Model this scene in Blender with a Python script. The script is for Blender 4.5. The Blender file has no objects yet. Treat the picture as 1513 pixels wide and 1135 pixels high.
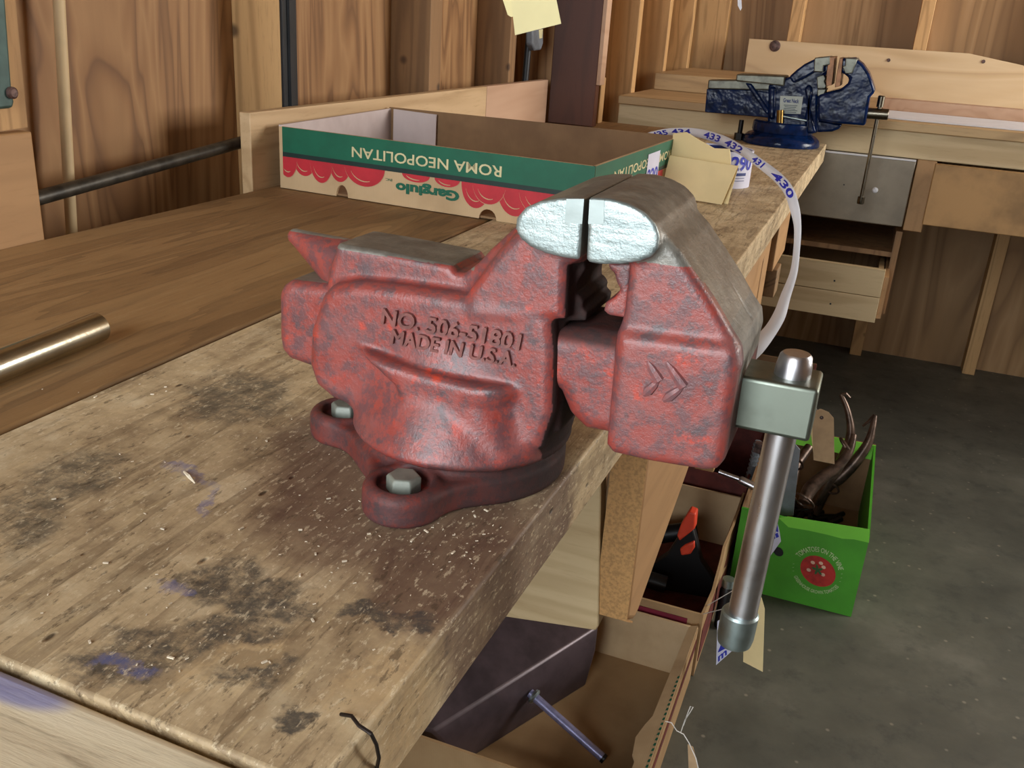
import bpy, bmesh, math, random
import numpy as np
from mathutils import Vector, Matrix
random.seed(7); rng = np.random.default_rng(7)
D = bpy.data; SC = bpy.context.scene; COL = SC.collection
B = 0.86                                    # height of the bench top
# ------------------------------------------------------------------ camera
F = 1377.85; YAW, PIT, ROL = 0.35097175, -0.37722665, 0.06719405
_f = np.array([-math.sin(YAW)*math.cos(PIT), math.cos(YAW)*math.cos(PIT), math.sin(PIT)])
_r = np.array([math.cos(YAW), math.sin(YAW), 0.0]); _u = np.cross(_r, _f)
_R = math.cos(ROL)*_r + math.sin(ROL)*_u; _U = -math.sin(ROL)*_r + math.cos(ROL)*_u
CAM = np.array([0.0, 0.0, 1.12])
def ray(px, py): return _f*F + _R*(px-756.5) - _U*(py-567.5)
def onz(px, py, z): d = ray(px, py); return CAM + d*(z-CAM[2])/d[2]
def ony(px, py, y): d = ray(px, py); return CAM + d*(y-CAM[1])/d[1]
def onx(px, py, x): d = ray(px, py); return CAM + d*(x-CAM[0])/d[0]
cd = D.cameras.new('camera'); cam = D.objects.new('camera', cd); COL.objects.link(cam)
cam.matrix_world = Matrix([[_R[0], _U[0], -_f[0], 0], [_R[1], _U[1], -_f[1], 0], [_R[2], _U[2], -_f[2], 1.12], [0, 0, 0, 1]])
cd.sensor_fit = 'HORIZONTAL'; cd.sensor_width = 36; cd.lens = F*36/1513; cd.clip_start = 0.02
SC.camera = cam
# ------------------------------------------------------------------ nodes
def lin(h):
    h = h.lstrip('#'); v = [int(h[i:i+2], 16)/255 for i in (0, 2, 4)]
    return tuple((c/12.92 if c <= .04045 else ((c+.055)/1.055)**2.4) for c in v) + (1,)
class N:
    def __init__(s, name):
        s.m = D.materials.new(name); s.m.use_nodes = True; s.t = s.m.node_tree
        s.b = s.t.nodes['Principled BSDF']; s._tc = None
    def n(s, k, **kw):
        x = s.t.nodes.new(k)
        for a, v in kw.items():
            if hasattr(x, a) and a not in ('Scale',): setattr(x, a, v)
        return x
    def put(s, sock, v):
        if hasattr(v, 'is_linked'): s.t.links.new(v, sock)
        elif isinstance(v, str): sock.default_value = lin(v)
        else:
            try: sock.default_value = v
            except TypeError: sock.default_value = tuple(v)[:len(sock.default_value)]
    def tc(s):
        if s._tc is None: s._tc = s.n('ShaderNodeTexCoord')
        return s._tc.outputs['Object']
    def map(s, scale=(1, 1, 1), loc=(0, 0, 0), rot=(0, 0, 0), v=None):
        x = s.n('ShaderNodeMapping'); s.put(x.inputs[0], v if v is not None else s.tc())
        x.inputs['Location'].default_value = loc; x.inputs['Rotation'].default_value = rot; x.inputs['Scale'].default_value = scale
        return x.outputs[0]
    def noise(s, sc, det=4, rough=.55, v=None, dist=0):
        x = s.n('ShaderNodeTexNoise'); s.put(x.inputs['Vector'], v if v is not None else s.tc())
        x.inputs['Scale'].default_value = sc; x.inputs['Detail'].default_value = det; x.inputs['Roughness'].default_value = rough
        x.inputs['Distortion'].default_value = dist
        return x.outputs[0]
    def vor(s, sc, v=None):
        x = s.n('ShaderNodeTexVoronoi'); s.put(x.inputs['Vector'], v if v is not None else s.tc()); x.inputs['Scale'].default_value = sc
        return x.outputs['Distance']
    def wave(s, sc, v=None, dist=4, axis='X', det=3, dsc=1):
        x = s.n('ShaderNodeTexWave', wave_type='BANDS', bands_direction=axis); s.put(x.inputs['Vector'], v if v is not None else s.tc())
        x.inputs['Scale'].default_value = sc; x.inputs['Distortion'].default_value = dist; x.inputs['Detail'].default_value = det
        x.inputs['Detail Scale'].default_value = dsc
        return x.outputs['Fac']
    def ramp(s, fac, *stops):
        x = s.n('ShaderNodeValToRGB'); s.put(x.inputs[0], fac); e = x.color_ramp.elements
        while len(e) < len(stops): e.new(.5)
        for el, (p, c) in zip(e, stops):
            el.position = p; el.color = lin(c) if isinstance(c, str) else (c, c, c, 1)
        return x.outputs[0]
    def mix(s, f, a, b, mode='MIX'):
        x = s.n('ShaderNodeMix', data_type='RGBA', blend_type=mode)
        s.put(x.inputs[0], f); s.put(x.inputs[6], a); s.put(x.inputs[7], b); return x.outputs[2]
    def ma(s, op, a, b=0.0, c=0.0, clamp=False):
        x = s.n('ShaderNodeMath', operation=op); x.use_clamp = clamp
        s.put(x.inputs[0], a); s.put(x.inputs[1], b); s.put(x.inputs[2], c); return x.outputs[0]
    def sm(s, v, lo, hi):
        x = s.n('ShaderNodeMapRange', interpolation_type='SMOOTHSTEP'); s.put(x.inputs[0], v)
        x.inputs[1].default_value = lo; x.inputs[2].default_value = hi
        return x.outputs[0]
    def attr(s, name):
        x = s.n('ShaderNodeAttribute'); x.attribute_name = name; return x.outputs['Fac']
    def bump(s, h, st=.3, d=.001, prev=None):
        x = s.n('ShaderNodeBump'); s.put(x.inputs['Height'], h); x.inputs['Strength'].default_value = st; x.inputs['Distance'].default_value = d
        if prev is not None: s.put(x.inputs['Normal'], prev)
        return x.outputs[0]
    def out(s, col=None, rough=None, metal=None, nrm=None, spec=None, **kw):
        i = s.b.inputs
        if col is not None: s.put(i['Base Color'], col)
        if rough is not None: s.put(i['Roughness'], rough)
        if metal is not None: s.put(i['Metallic'], metal)
        if nrm is not None: s.put(i['Normal'], nrm)
        if spec is not None: s.put(i['Specular IOR Level'], spec)
        for k, v in kw.items(): s.put(i[k.replace('_', ' ')], v)
        return s.m
    def blob(s, v, px, py, rx, ry, ang=0):
        """0 outside .. 1 inside an ellipse centred where the stain lies on the bench top (v: distorted coords)"""
        c = onz(px, py, B); m = s.n('ShaderNodeMapping', vector_type='TEXTURE'); s.put(m.inputs[0], v)
        m.inputs['Location'].default_value = (c[0]+.48, c[1]-1.4, B); m.inputs['Rotation'].default_value = (0, 0, ang); m.inputs['Scale'].default_value = (rx, ry, 1)
        l = s.n('ShaderNodeVectorMath', operation='LENGTH'); s.put(l.inputs[0], m.outputs[0])
        return s.sm(l.outputs['Value'], 1.15, .65)

def wood(name, light, mid, dark, axis='Y', ring=26, knots=0, rough=.6, bump=.25, fig=.22, seed=0):
    """plain sawn board: stretched growth figure, fibres and a few knots"""
    k = N(name); s = {'X': (.09, 1, 1), 'Y': (1, .09, 1), 'Z': (1, 1, .09)}[axis]
    v = k.map(s, (seed*1.7, seed*.9, seed*2.3))
    a = k.noise(ring*.35, 2, .5, v, .6)
    bnd = k.ma('FRACT', k.ma('MULTIPLY', a, 9.0))
    bnd = k.ma('MULTIPLY', k.ma('ABSOLUTE', k.ma('SUBTRACT', bnd, .5)), 2.0)
    fib = k.noise(ring*9, 4, .7, v)
    col = k.ramp(k.noise(ring*.22, 3, .5, v), (.3, mid), (.7, light))
    col = k.mix(k.ma('MULTIPLY', k.sm(bnd, .45, .95), fig*2.2), col, dark)
    col = k.mix(k.ma('MULTIPLY', k.sm(fib, .5, .75), .3), col, dark)
    if knots:
        kv = k.vor(knots, k.map((1, 1, 1), (seed*.31, seed*.77, seed*.13)))
        col = k.mix(k.ma('MULTIPLY', k.sm(kv, .10, .03), .8), col, '#3a2413')
    return k.out(col, rough, nrm=k.bump(fib, bump, .0006))
def ply(name, light, mid, dark, axis='Z', scale=1.0, seed=0, contrast=.7):
    """rotary-cut plywood: wide wandering bands"""
    k = N(name); s = {'Z': (1, 1, .12), 'Y': (1, .12, 1), 'X': (.12, 1, 1)}[axis]
    v = k.map(s, (seed*3.1, seed*1.3, seed*2.2))
    w = k.noise(3.2*scale, 3, .55, v, 1.4)
    b = k.ma('FRACT', k.ma('MULTIPLY', w, 8.0))
    fine = k.noise(60, 4, .6, v)
    col = k.ramp(b, (.0, mid), (.35, light), (.62, mid), (.9, dark), (1.0, mid))
    col = k.mix(1-contrast, col, mid)
    col = k.mix(k.ma('MULTIPLY', fine, .35), col, dark)
    return k.out(col, .62, nrm=k.bump(fine, .2, .0006))
def flat(name, col, rough=.5, metal=0, var=.12, sc=30, bump=0, bsc=200, **kw):
    k = N(name); c = lin(col)
    d = tuple(x*(1-var*2.2) for x in c[:3])+(1,)
    n = k.noise(sc, 4, .6)
    o = k.mix(k.sm(n, .35, .7), c, d)
    nr = k.bump(k.noise(bsc, 4, .6), bump, .0006) if bump else None
    return k.out(o, rough, metal, nr, **kw)
def steel(name, col, rough=.3, var=.3, sc=120, stretch=(1, 1, 1), dirt='#3a3028', dirtamt=.35):
    k = N(name); n = k.noise(sc, 5, .65, k.map(stretch)); g = k.noise(28, 4, .6)
    c = k.mix(k.ma('MULTIPLY', k.sm(g, .45, .72), dirtamt), col, dirt)
    return k.out(c, k.ma('ADD', rough, k.ma('MULTIPLY', k.ma('SUBTRACT', n, .5), var)), 1.0, k.bump(n, .12, .0005))
def board(name, col, dark, rough=.75):      # corrugated cardboard
    k = N(name); w = k.wave(110, k.map((1, 1, 1), rot=(0, 0, .0)), .6, 'X', 1); n = k.noise(9, 4, .6)
    c = k.mix(k.sm(n, .35, .72), col, dark); c = k.mix(k.ma('MULTIPLY', w, .10), c, dark)
    return k.out(c, rough, nrm=k.bump(w, .12, .0006))

M = {}
# bench tops, worn and stained (front plank)
def bench_mat(name, worn):
    k = N(name); v = k.map((1, .10, 1)); p = k.tc()
    nz = k.n('ShaderNodeTexNoise'); k.put(nz.inputs['Vector'], p); nz.inputs['Scale'].default_value = 34; nz.inputs['Detail'].default_value = 5; nz.inputs['Roughness'].default_value = .65
    dv = k.n('ShaderNodeVectorMath', operation='MULTIPLY_ADD'); k.put(dv.inputs[0], nz.outputs['Color']); dv.inputs[1].default_value = (.05, .05, 0); 
    k.put(dv.inputs[2], p); dv = dv.outputs[0]
    sh = k.n('ShaderNodeVectorMath', operation='SUBTRACT'); k.put(sh.inputs[0], dv); sh.inputs[1].default_value = (.025, .025, 0); dv = sh.outputs[0]
    fig = k.noise(16, 3, .55, v, .8); fib = k.noise(170, 5, .7, v); mott = k.noise(24, 6, .68); fine = k.noise(420, 3, .7)
    rings = k.ma('FRACT', k.ma('MULTIPLY', fig, 7.0))
    if worn:
        col = k.ramp(mott, (.28, '#84725a'), (.42, '#b19b79'), (.55, '#c8b28d'), (.75, '#e0d0ae'))
    else:
        col = k.ramp(fig, (.25, '#745637'), (.5, '#92714a'), (.75, '#a9865a'))
    col = k.mix(k.ma('MULTIPLY', k.sm(rings, .5, 1), .35), col, '#5b4630')
    col = k.mix(k.ma('MULTIPLY', k.sm(fib, .52, .72), .5 if worn else .3), col, '#4a3826')
    col = k.mix(k.ma('MULTIPLY', k.sm(fib, .46, .28), .45 if worn else .12), col, '#d9c294')
    if worn:
        def add(col, c, amt, lst, brk=True):
            f = None
            for b in lst:
                q = k.blob(dv, *b); f = q if f is None else k.ma('MAXIMUM', f, q)
            if brk: f = k.ma('MULTIPLY', f, k.sm(k.noise(75, 6, .78), .30, .62))
            return k.mix(k.ma('MULTIPLY', f, amt), col, c)
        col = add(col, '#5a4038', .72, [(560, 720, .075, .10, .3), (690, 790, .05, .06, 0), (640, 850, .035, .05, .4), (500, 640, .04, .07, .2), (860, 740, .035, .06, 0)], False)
        col = add(col, '#4d4a42', .78, [(350, 585, .04, .05, .5), (60, 740, .02, .06, .6), (130, 700, .02, .03, .6)])
        col = add(col, '#403f3d', .86, [(330, 860, .022, .022, .4), (395, 885, .024, .018, .2), (560, 908, .028, .008, .3), (250, 955, .030, .016, .5), (170, 985, .020, .012, .3), (330, 940, .022, .014, 1.0), (600, 915, .016, .008, .3), (440, 1060, .008, .008, 0), (375, 985, .02, .01, .6)])
        col = add(col, '#6870a8', .5, [(283, 702, .005, .022, .9), (300, 738, .004, .018, .5), (262, 862, .008, .006, 0), (180, 985, .014, .006, .3), (262, 690, .004, .01, 1.2)])
        col = add(col, '#cdb083', .55, [(370, 970, .012, .010, 0), (290, 1000, .010, .02, 0), (560, 1010, .02, .03, .2)])
        col = k.mix(k.ma('MULTIPLY', k.sm(k.noise(330, 4, .75, k.map((1, .4, 1))), .56, .66), .55), col, '#e6d6b4')
        col = k.mix(k.ma('MULTIPLY', k.sm(k.noise(210, 5, .75, k.map((1, .35, 1), (2, 3, 1))), .57, .66), .6), col, '#4a3c2c')
        pit = k.vor(85, k.map((1, .45, 1), (.3, .1, 0))); pit = k.ma('ADD', pit, k.ma('MULTIPLY', k.sm(k.noise(19, 2, .5), .62, .45), .3)); col = k.mix(k.ma('MULTIPLY', k.sm(pit, .15, .06), .8), col, '#2a1e14')
        bp = k.bump(fib, .55, .0012); bp = k.bump(mott, .35, .002, bp); bp = k.bump(k.sm(pit, .06, .18), .6, .002, bp)
    else:
        dk = k.noise(7, 4, .6, k.map((1, .35, 1), (.2, .4, 0))); col = k.mix(k.ma('MULTIPLY', k.sm(dk, .5, .7), .4), col, '#4d3820')
        bp = k.bump(fib, .3, .0008)
    return k.out(col, k.ma('ADD', .5, k.ma('MULTIPLY', fine, .2)), nrm=bp, spec=.35)
M['plank_worn'] = bench_mat('worn_stained_plank', True); M['plank'] = bench_mat('oiled_plank', False)
def endboard():
    k = N('pale_end_board'); v = k.map((.10, 1, 1)); fib = k.noise(150, 5, .7, v); g = k.noise(14, 4, .6, v)
    col = k.ramp(g, (.3, '#c0ae90'), (.55, '#ddd0b2'), (.75, '#efe6cf')); col = k.mix(k.ma('MULTIPLY', k.sm(fib, .5, .72), .55), col, '#57422b')
    col = k.mix(k.ma('MULTIPLY', k.blob(k.tc(), 20, 1010, .03, .010, 0), .7), col, '#6a74b8')
    return k.out(col, .6, nrm=k.bump(fib, .5, .001))
M['end_board'] = endboard()
M['edge_wood'] = wood('bench_edge_wood', '#9a7d58', '#806445', '#483322', 'Y', 30, 0, .6, .5)
M['pine'] = wood('pine_board', '#d3b68e', '#bf9e74', '#967349', 'Y', 22, 9, .6, .2, .16)
M['pine_x'] = wood('pine_board_cross', '#d6c29b', '#c6ad82', '#a1845a', 'X', 20, 6, .6, .2, .18, 3)
M['pine_z'] = wood('pine_stud', '#cfa671', '#b48a58', '#835f37', 'Z', 24, 7, .62, .2, .2, 5)
M['stud_brown'] = wood('brown_stud', '#a07c55', '#886642', '#5c422b', 'Z', 22, 8, .65, .2, .2, 2)
M['shelf_wood'] = wood('shelf_wood', '#c2a478', '#aa8a60', '#836644', 'X', 20, 5, .6, .2, .18, 8)
M['redbrown'] = wood('redbrown_board', '#5a3222', '#4a2718', '#331a10', 'Z', 24, 6, .5, .15, .12, 4)
M['ply_wall'] = ply('plywood_wall', '#b88f60', '#9c7247', '#6d4a2a', 'Z', 1.5, 1)
M['ply_far'] = ply('plywood_far_wall', '#b8946a', '#9c784e', '#705233', 'Z', 1.1, 4, .55)
M['ply_board'] = ply('plywood_backboard', '#dac4a0', '#c9ae86', '#b09270', 'X', 1.2, 7, .6)
M['pink_ply'] = ply('pinkish_plywood', '#d2b094', '#c4a084', '#ad876a', 'Y', .9, 9, .4)
M['hardboard'] = flat('grey_hardboard', '#948a78', .55, 0, .12, 12, .05)
M['tan_front'] = flat('tan_drawer_front', '#b28a58', .6, 0, .2, 9, .1)
M['osb'] = flat('speckled_board_edge', '#bd8f57', .65, 0, .16, 330, .3, 400)
M['tan_side'] = wood('tan_bracket_side', '#bd9365', '#a98256', '#8a663f', 'Y', 14, 0, .6, .15, .1, 6)
def concrete():
    k = N('concrete_floor'); n = k.noise(3.2, 6, .65); m = k.noise(14, 6, .7); f = k.noise(90, 4, .7)
    col = k.ramp(n, (.3, '#44443d'), (.55, '#5a594f'), (.75, '#737065')); col = k.mix(k.ma('MULTIPLY', k.sm(m, .5, .72), .45), col, '#2e302c')
    col = k.mix(k.ma('MULTIPLY', k.sm(k.vor(24), .12, .04), .4), col, '#a9a08c')
    return k.out(col, k.ma('ADD', .34, k.ma('MULTIPLY', m, .35)), nrm=k.bump(f, .25, .001))
M['concrete'] = concrete()
M['drive'] = flat('pale_driveway', '#a8a49a', .8, 0, .1, 3)
M['ceil'] = wood('ceiling_boards', '#94795a', '#7c644a', '#54432f', 'Y', 12, 0)
# painted casting of the big vise
def casting(name, red='#c23a2a'):
    k = N(name); a = k.noise(30, 6, .7); b = k.noise(105, 6, .76); g = k.noise(520, 4, .7)
    geo = k.n('ShaderNodeNewGeometry'); pt = geo.outputs['Pointiness']
    col = k.ramp(a, (.30, '#82342d'), (.46, '#93423a'), (.60, '#874a46'), (.75, '#734b4e'))
    col = k.mix(k.ma('MULTIPLY', k.sm(k.noise(48, 5, .7, k.map((1, 1, 1), (3, 1, 2))), .56, .68), .75), col, '#bf3d24')
    col = k.mix(k.ma('MULTIPLY', k.sm(b, .44, .60), .82), col, '#604245')
    col = k.mix(k.ma('MULTIPLY', k.sm(k.noise(62, 6, .75, k.map((1, 1, 1), (7, 5, 1))), .53, .64), .72), col, '#4a4145')
    col = k.mix(k.ma('MULTIPLY', k.sm(pt, .53, .60), .45), col, '#7d666a')
    bare = k.attr('bare'); filed = k.attr('filed'); dark = k.attr('grime_shade')  # dark mask: grime plus shade painted on the right-hand faces
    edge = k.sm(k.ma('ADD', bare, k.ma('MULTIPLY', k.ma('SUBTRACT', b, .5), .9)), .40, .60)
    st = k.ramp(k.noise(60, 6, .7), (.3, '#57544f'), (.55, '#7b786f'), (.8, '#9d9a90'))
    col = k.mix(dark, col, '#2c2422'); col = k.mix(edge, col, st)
    scr = k.noise(240, 5, .7, k.map((.10, 1, 1), rot=(0, .12, 0)))
    fl = k.ramp(scr, (.3, '#74807f'), (.5, '#97a3a2'), (.7, '#b9c4c2'))
    fl = k.mix(k.ma('MULTIPLY', k.sm(k.noise(70, 5, .7), .56, .68), .5), fl, '#8a9694')
    col = k.mix(filed, col, fl)
    rough = None; metal = k.ma('MAXIMUM', k.ma('MULTIPLY', edge, .25), k.ma('MULTIPLY', filed, .6))
    rough = k.ma('ADD', k.ma('ADD', k.ma('MULTIPLY', a, .25), .26), k.ma('MULTIPLY', dark, .35))
    bp = k.bump(b, .38, .0010); bp = k.bump(k.noise(260, 4, .65), .35, .0006, bp); bp = k.bump(g, .30, .0004, bp)
    return k.out(col, rough, metal, bp, spec=k.ma('MULTIPLY_ADD', dark, -.5, .62))
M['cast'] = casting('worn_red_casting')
M['letter'] = flat('worn_brown_lettering', '#84504a', .42, 0, .2, 120, .3, 300)
M['base_cast'] = flat('dull_maroon_casting', '#6b3d38', .45, 0, .25, 40, .5, 260)
M['bolt'] = flat('grey_bolt_paint', '#83887e', .5, .2, .15, 60, .2)
M['spindle'] = steel('greenish_spindle_steel', '#7f867b', .45, .3, 90)
M['bar'] = steel('worn_handle_steel', '#cdccd0', .33, .3, 140, (1, 1, .25), '#8a7a74', .5)
M['insert'] = steel('pale_insert_steel', '#a2adab', .5, .2, 200, (.2, 1, 1), '#7c8886', .4); M['insert'].node_tree.nodes['Principled BSDF'].inputs['Metallic'].default_value = .55
M['zinc'] = steel('dull_zinc', '#a9b9b9', .42, .3, 80)
M['pipe'] = steel('bright_pipe_steel', '#b9b6a6', .2, .15, 300, (.05, 1, 1), '#77705c', .3)
M['rust'] = flat('brown_pitted_iron', '#6a504a', .5, .3, .35, 90, .8, 240)
M['blackiron'] = flat('black_greasy_iron', '#16110f', .45, .4, .3, 60, .5)
# second vise
def blue():
    k = N('navy_enamel'); n = k.noise(55, 3, .5); c = k.mix(k.sm(n, .4, .7), '#0b2048', '#07152f')
    return k.out(c, .20, 0, k.bump(k.noise(38, 2, .5), .55, .004, k.bump(n, .3, .0012)), spec=.22)
M['blue'] = blue()
M['greyplate'] = flat('dull_grey_steel_plate', '#76776c', .42, .6, .2, 50, .1)
M['copper'] = flat('brown_copper_faces', '#7a5438', .4, .6, .2, 60, .1)
M['darksteel'] = steel('dark_spindle_steel', '#6f695c', .3, .2)
M['brass'] = steel('brass', '#9a7d45', .3, .2)
M['sticker'] = flat('pale_sticker', '#b9c4bd', .5, 0, .08, 20)
M['ink_grey'] = flat('grey_ink', '#55636b', .6)
# paper, cardboard, print
M['manila'] = flat('manila_card', '#e6d09a', .7, 0, .05, 12)
M['yellow_tag'] = flat('pale_yellow_card', '#eee3ab', .7, 0, .04, 10)
M['kraft_tag'] = flat('kraft_tag_card', '#c2a27c', .75, 0, .08, 30)
M['paper'] = flat('white_paper', '#e3e4ea', .6, 0, .03, 20)
M['lilac'] = flat('lilac_paper', '#cfd0e2', .6, 0, .03, 20)
M['ink_blue'] = flat('blue_ink', '#2a34b4', .5)
M['deep_blue'] = flat('deep_blue_print', '#16307c', .5)
M['kraft'] = board('kraft_cardboard', '#a98a62', '#967650')
M['kraft_light'] = board('light_kraft_cardboard', '#c6a982', '#b39670')
M['kraft_in'] = board('inner_kraft_cardboard', '#8a6a48', '#75573a')
M['kraft_white'] = board('whitish_liner_cardboard', '#c9bbb8', '#b3a3a0')
M['print_green'] = flat('dark_green_print', '#0d6248', .55, 0, .08, 20)
M['print_dkgreen'] = flat('green_black_print', '#17302c', .55)
M['print_red'] = flat('tomato_red_print', '#c02a36', .55, 0, .08, 30)
M['print_cream'] = flat('cream_print', '#d9cfa0', .6)
M['maroon'] = flat('maroon_print', '#7c1830', .6)
M['red_card'] = flat('dark_red_cardboard', '#6d2f28', .7, 0, .2, 30)
M['lime'] = flat('lime_green_cardboard', '#479a22', .55, 0, .08, 10)
M['lime_in'] = flat('bright_lime_flap', '#77cc3c', .55, 0, .05, 10)
M['pale_green'] = flat('pale_green_print', '#b9cf9a', .6)
M['tomato'] = flat('printed_tomato', '#b02a22', .5, 0, .2, 60)
M['stemgreen'] = flat('printed_stem', '#2f5a2a', .6)
M['hlight'] = flat('printed_pale_highlight', '#d8b49a', .6)
M['black'] = flat('black_plastic', '#0e0e10', .45, 0, .2, 30, .1)
M['orange'] = flat('orange_rubber', '#e0482c', .5, 0, .08, 40)
M['darkbin'] = flat('dark_purplish_metal', '#55484c', .38, .35, .2, 14, .15, 60)
M['bluesteel'] = flat('blued_steel', '#8a89ac', .35, .4, .15, 60)
M['leather'] = flat('dark_brown_worn_steel', '#6a574b', .36, .6, .3, 40, .3)
M['greymetal'] = flat('grey_painted_metal', '#7d8288', .5, .3, .15, 20)
M['teal'] = flat('faded_teal_paint', '#51706a', .55, .1, .25, 14, .2)
M['blackpipe'] = flat('black_iron_pipe', '#4c4840', .42, .4, .3, 40, .3)
M['dowel'] = flat('pale_pole', '#d6bd92', .6, 0, .06, 20)
M['blackbar'] = flat('black_bar', '#1d1e20', .5, .2, .2, 30)
M['string'] = flat('white_string', '#e6e2da', .8)
M['wire'] = flat('rusty_wire', '#2c2420', .5, .6)
M['shaving'] = flat('pale_shavings', '#e6d9c0', .6)
# ------------------------------------------------------------------ mesh builder
def V(*a): return np.array(a, float)
class MB:
    def __init__(s): s.v = []; s.f = []
    def add(s, vs, fs):
        o = len(s.v); s.v += [tuple(map(float, p)) for p in vs]; s.f += [tuple(i+o for i in f) for f in fs]; return s
    def box(s, lo, hi):
        (x0, y0, z0), (x1, y1, z1) = lo, hi
        return s.add([(x0, y0, z0), (x1, y0, z0), (x1, y1, z0), (x0, y1, z0), (x0, y0, z1), (x1, y0, z1), (x1, y1, z1), (x0, y1, z1)],
                     [(0, 3, 2, 1), (4, 5, 6, 7), (0, 1, 5, 4), (1, 2, 6, 5), (2, 3, 7, 6), (3, 0, 4, 7)])
    def loft(s, rings, closed=True, caps=True):
        n = len(rings[0]); vs = [p for r in rings for p in r]; fs = []
        for i in range(len(rings)-1):
            for j in range(n if closed else n-1):
                k = (j+1) % n; fs.append((i*n+j, i*n+k, (i+1)*n+k, (i+1)*n+j))
        if caps: fs += [tuple(range(n-1, -1, -1)), tuple(range((len(rings)-1)*n, len(rings)*n))]
        return s.add(vs, fs)
    def prism(s, poly, off):                      # poly: 3-D points, off: extrusion vector
        a = [np.array(p, float) for p in poly]; b = [p+np.array(off, float) for p in a]
        return s.loft([a, b])
    def tube(s, pts, r, n=14, caps=True):
        P = [np.array(p, float) for p in pts]; rs = r if hasattr(r, '__len__') else [r]*len(P)
        rings = []; up = None
        for i, p in enumerate(P):
            t = P[min(i+1, len(P)-1)]-P[max(i-1, 0)]; t = t/np.linalg.norm(t)
            if up is None: up = np.array([0, 0, 1.0]) if abs(t[2]) < .9 else np.array([1.0, 0, 0])
            a = up-t*(up@t); a /= np.linalg.norm(a); up = a; b = np.cross(t, a)
            rings.append([p+rs[i]*(math.cos(q)*a+math.sin(q)*b) for q in np.linspace(0, 2*math.pi, n, endpoint=False)])
        return s.loft(rings, True, caps)
    def lathe(s, prof, c, n=40, axis='Z'):
        rings = []
        for r, h in prof:
            ring = []
            for q in np.linspace(0, 2*math.pi, n, endpoint=False):
                x, y = r*math.cos(q), r*math.sin(q)
                p = {'Z': (x, y, h), 'X': (h, x, y), 'Y': (y, h, x)}[axis]
                ring.append(np.array(c, float)+p)
            rings.append(ring)
        return s.loft(rings)
    def torus(s, c, R, r, nrm=(0, 0, 1), n=28, m=8, sx=1.0):
        nrm = np.array(nrm, float); nrm /= np.linalg.norm(nrm)
        a = np.cross(nrm, (0.3, .9, .1)); a /= np.linalg.norm(a); b = np.cross(nrm, a); vs = []; fs = []
        for i in range(n):
            q = 2*math.pi*i/n; d = math.cos(q)*a*sx+math.sin(q)*b
            for j in range(m):
                w = 2*math.pi*j/m; vs.append(np.array(c)+d*(R+r*math.cos(w))+nrm*r*math.sin(w))
        for i in range(n):
            for j in range(m):
                fs.append((i*m+j, ((i+1) % n)*m+j, ((i+1) % n)*m+(j+1) % m, i*m+(j+1) % m))
        return s.add(vs, fs)
def finish(me, smooth=True, ang=35):
    if smooth:
        me.polygons.foreach_set('use_smooth', [True]*len(me.polygons)); me.set_sharp_from_angle(angle=math.radians(ang))
    me.update()
def org(o):
    l = np.zeros(3)
    while o is not None: l = l+np.array(o.location); o = o.parent
    return l
def obj(name, mb, mat, parent=None, bevel=0, seg=2, smooth=True, ang=35, fix=True, sub=0):
    me = D.meshes.new(name); o0 = org(parent)
    me.from_pydata([tuple(np.array(p)-o0) for p in mb.v], [], mb.f)
    if fix:
        bm = bmesh.new(); bm.from_mesh(me); bmesh.ops.recalc_face_normals(bm, faces=bm.faces); bm.to_mesh(me); bm.free()
    finish(me, smooth, ang); me.materials.append(M[mat] if isinstance(mat, str) else mat)
    o = D.objects.new(name, me); COL.objects.link(o)
    if parent is not None: o.parent = parent
    if bevel:
        b = o.modifiers.new('bevel', 'BEVEL'); b.width = bevel; b.segments = seg; b.limit_method = 'ANGLE'; b.angle_limit = math.radians(40)
    return o
def tag(o, label, cat, group=None, kind=None):
    o['label'] = label; o['category'] = cat
    if group: o['group'] = group
    if kind: o['kind'] = kind
    return o
def thing(name, label, cat, loc, group=None):
    o = D.objects.new(name, None); COL.objects.link(o); o.location = tuple(loc); o.empty_display_size = .05
    return tag(o, label, cat, group)
def struct(o): o['kind'] = 'structure'; return o
def pxy(lst, y): return [ony(a, b, y) for a, b in lst]       # outline on a plane across the bench
def pprism(mb, lst, y0, y1): return mb.prism(pxy(lst, y0), (0, y1-y0, 0))
def text_geo(s, size=1.0, bold=0.0, res=3):
    cu = D.curves.new('lettering', 'FONT'); cu.body = s; cu.size = size; cu.resolution_u = res; cu.offset = bold
    o = D.objects.new('lettering', cu); COL.objects.link(o); dg = bpy.context.evaluated_depsgraph_get()
    me = D.meshes.new_from_object(o.evaluated_get(dg)); vs = np.array([v.co[:] for v in me.vertices]).reshape(-1, 3); fs = [tuple(p.vertices) for p in me.polygons]
    D.objects.remove(o); D.meshes.remove(me); D.curves.remove(cu)
    return vs, fs
def put_text(mb, s, o, ex, ey, depth=None, bold=.0):
    """lettering laid so that its ink box spans the vectors ex, ey from o; depth: raised by this vector"""
    vs, fs = text_geo(s, 1.0, bold)
    lo, hi = vs.min(0), vs.max(0); w = (vs-lo)/np.maximum(hi-lo, 1e-6)
    P = [np.array(o)+ex*a+ey*b for a, b, _ in w]
    if depth is None: return mb.add(P, fs)
    n = len(P); dv = np.array(depth); Q = [p+dv for p in P]
    from collections import Counter
    ed = Counter(); dirs = []
    for f in fs:
        for i in range(len(f)):
            a, b = f[i], f[(i+1) % len(f)]; ed[frozenset((a, b))] += 1; dirs.append((a, b))
    sides = [(a, b, b+n, a+n) for a, b in dirs if ed[frozenset((a, b))] == 1]
    return mb.add(P+Q, [tuple(i+n for i in f) for f in fs]+sides)
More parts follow.
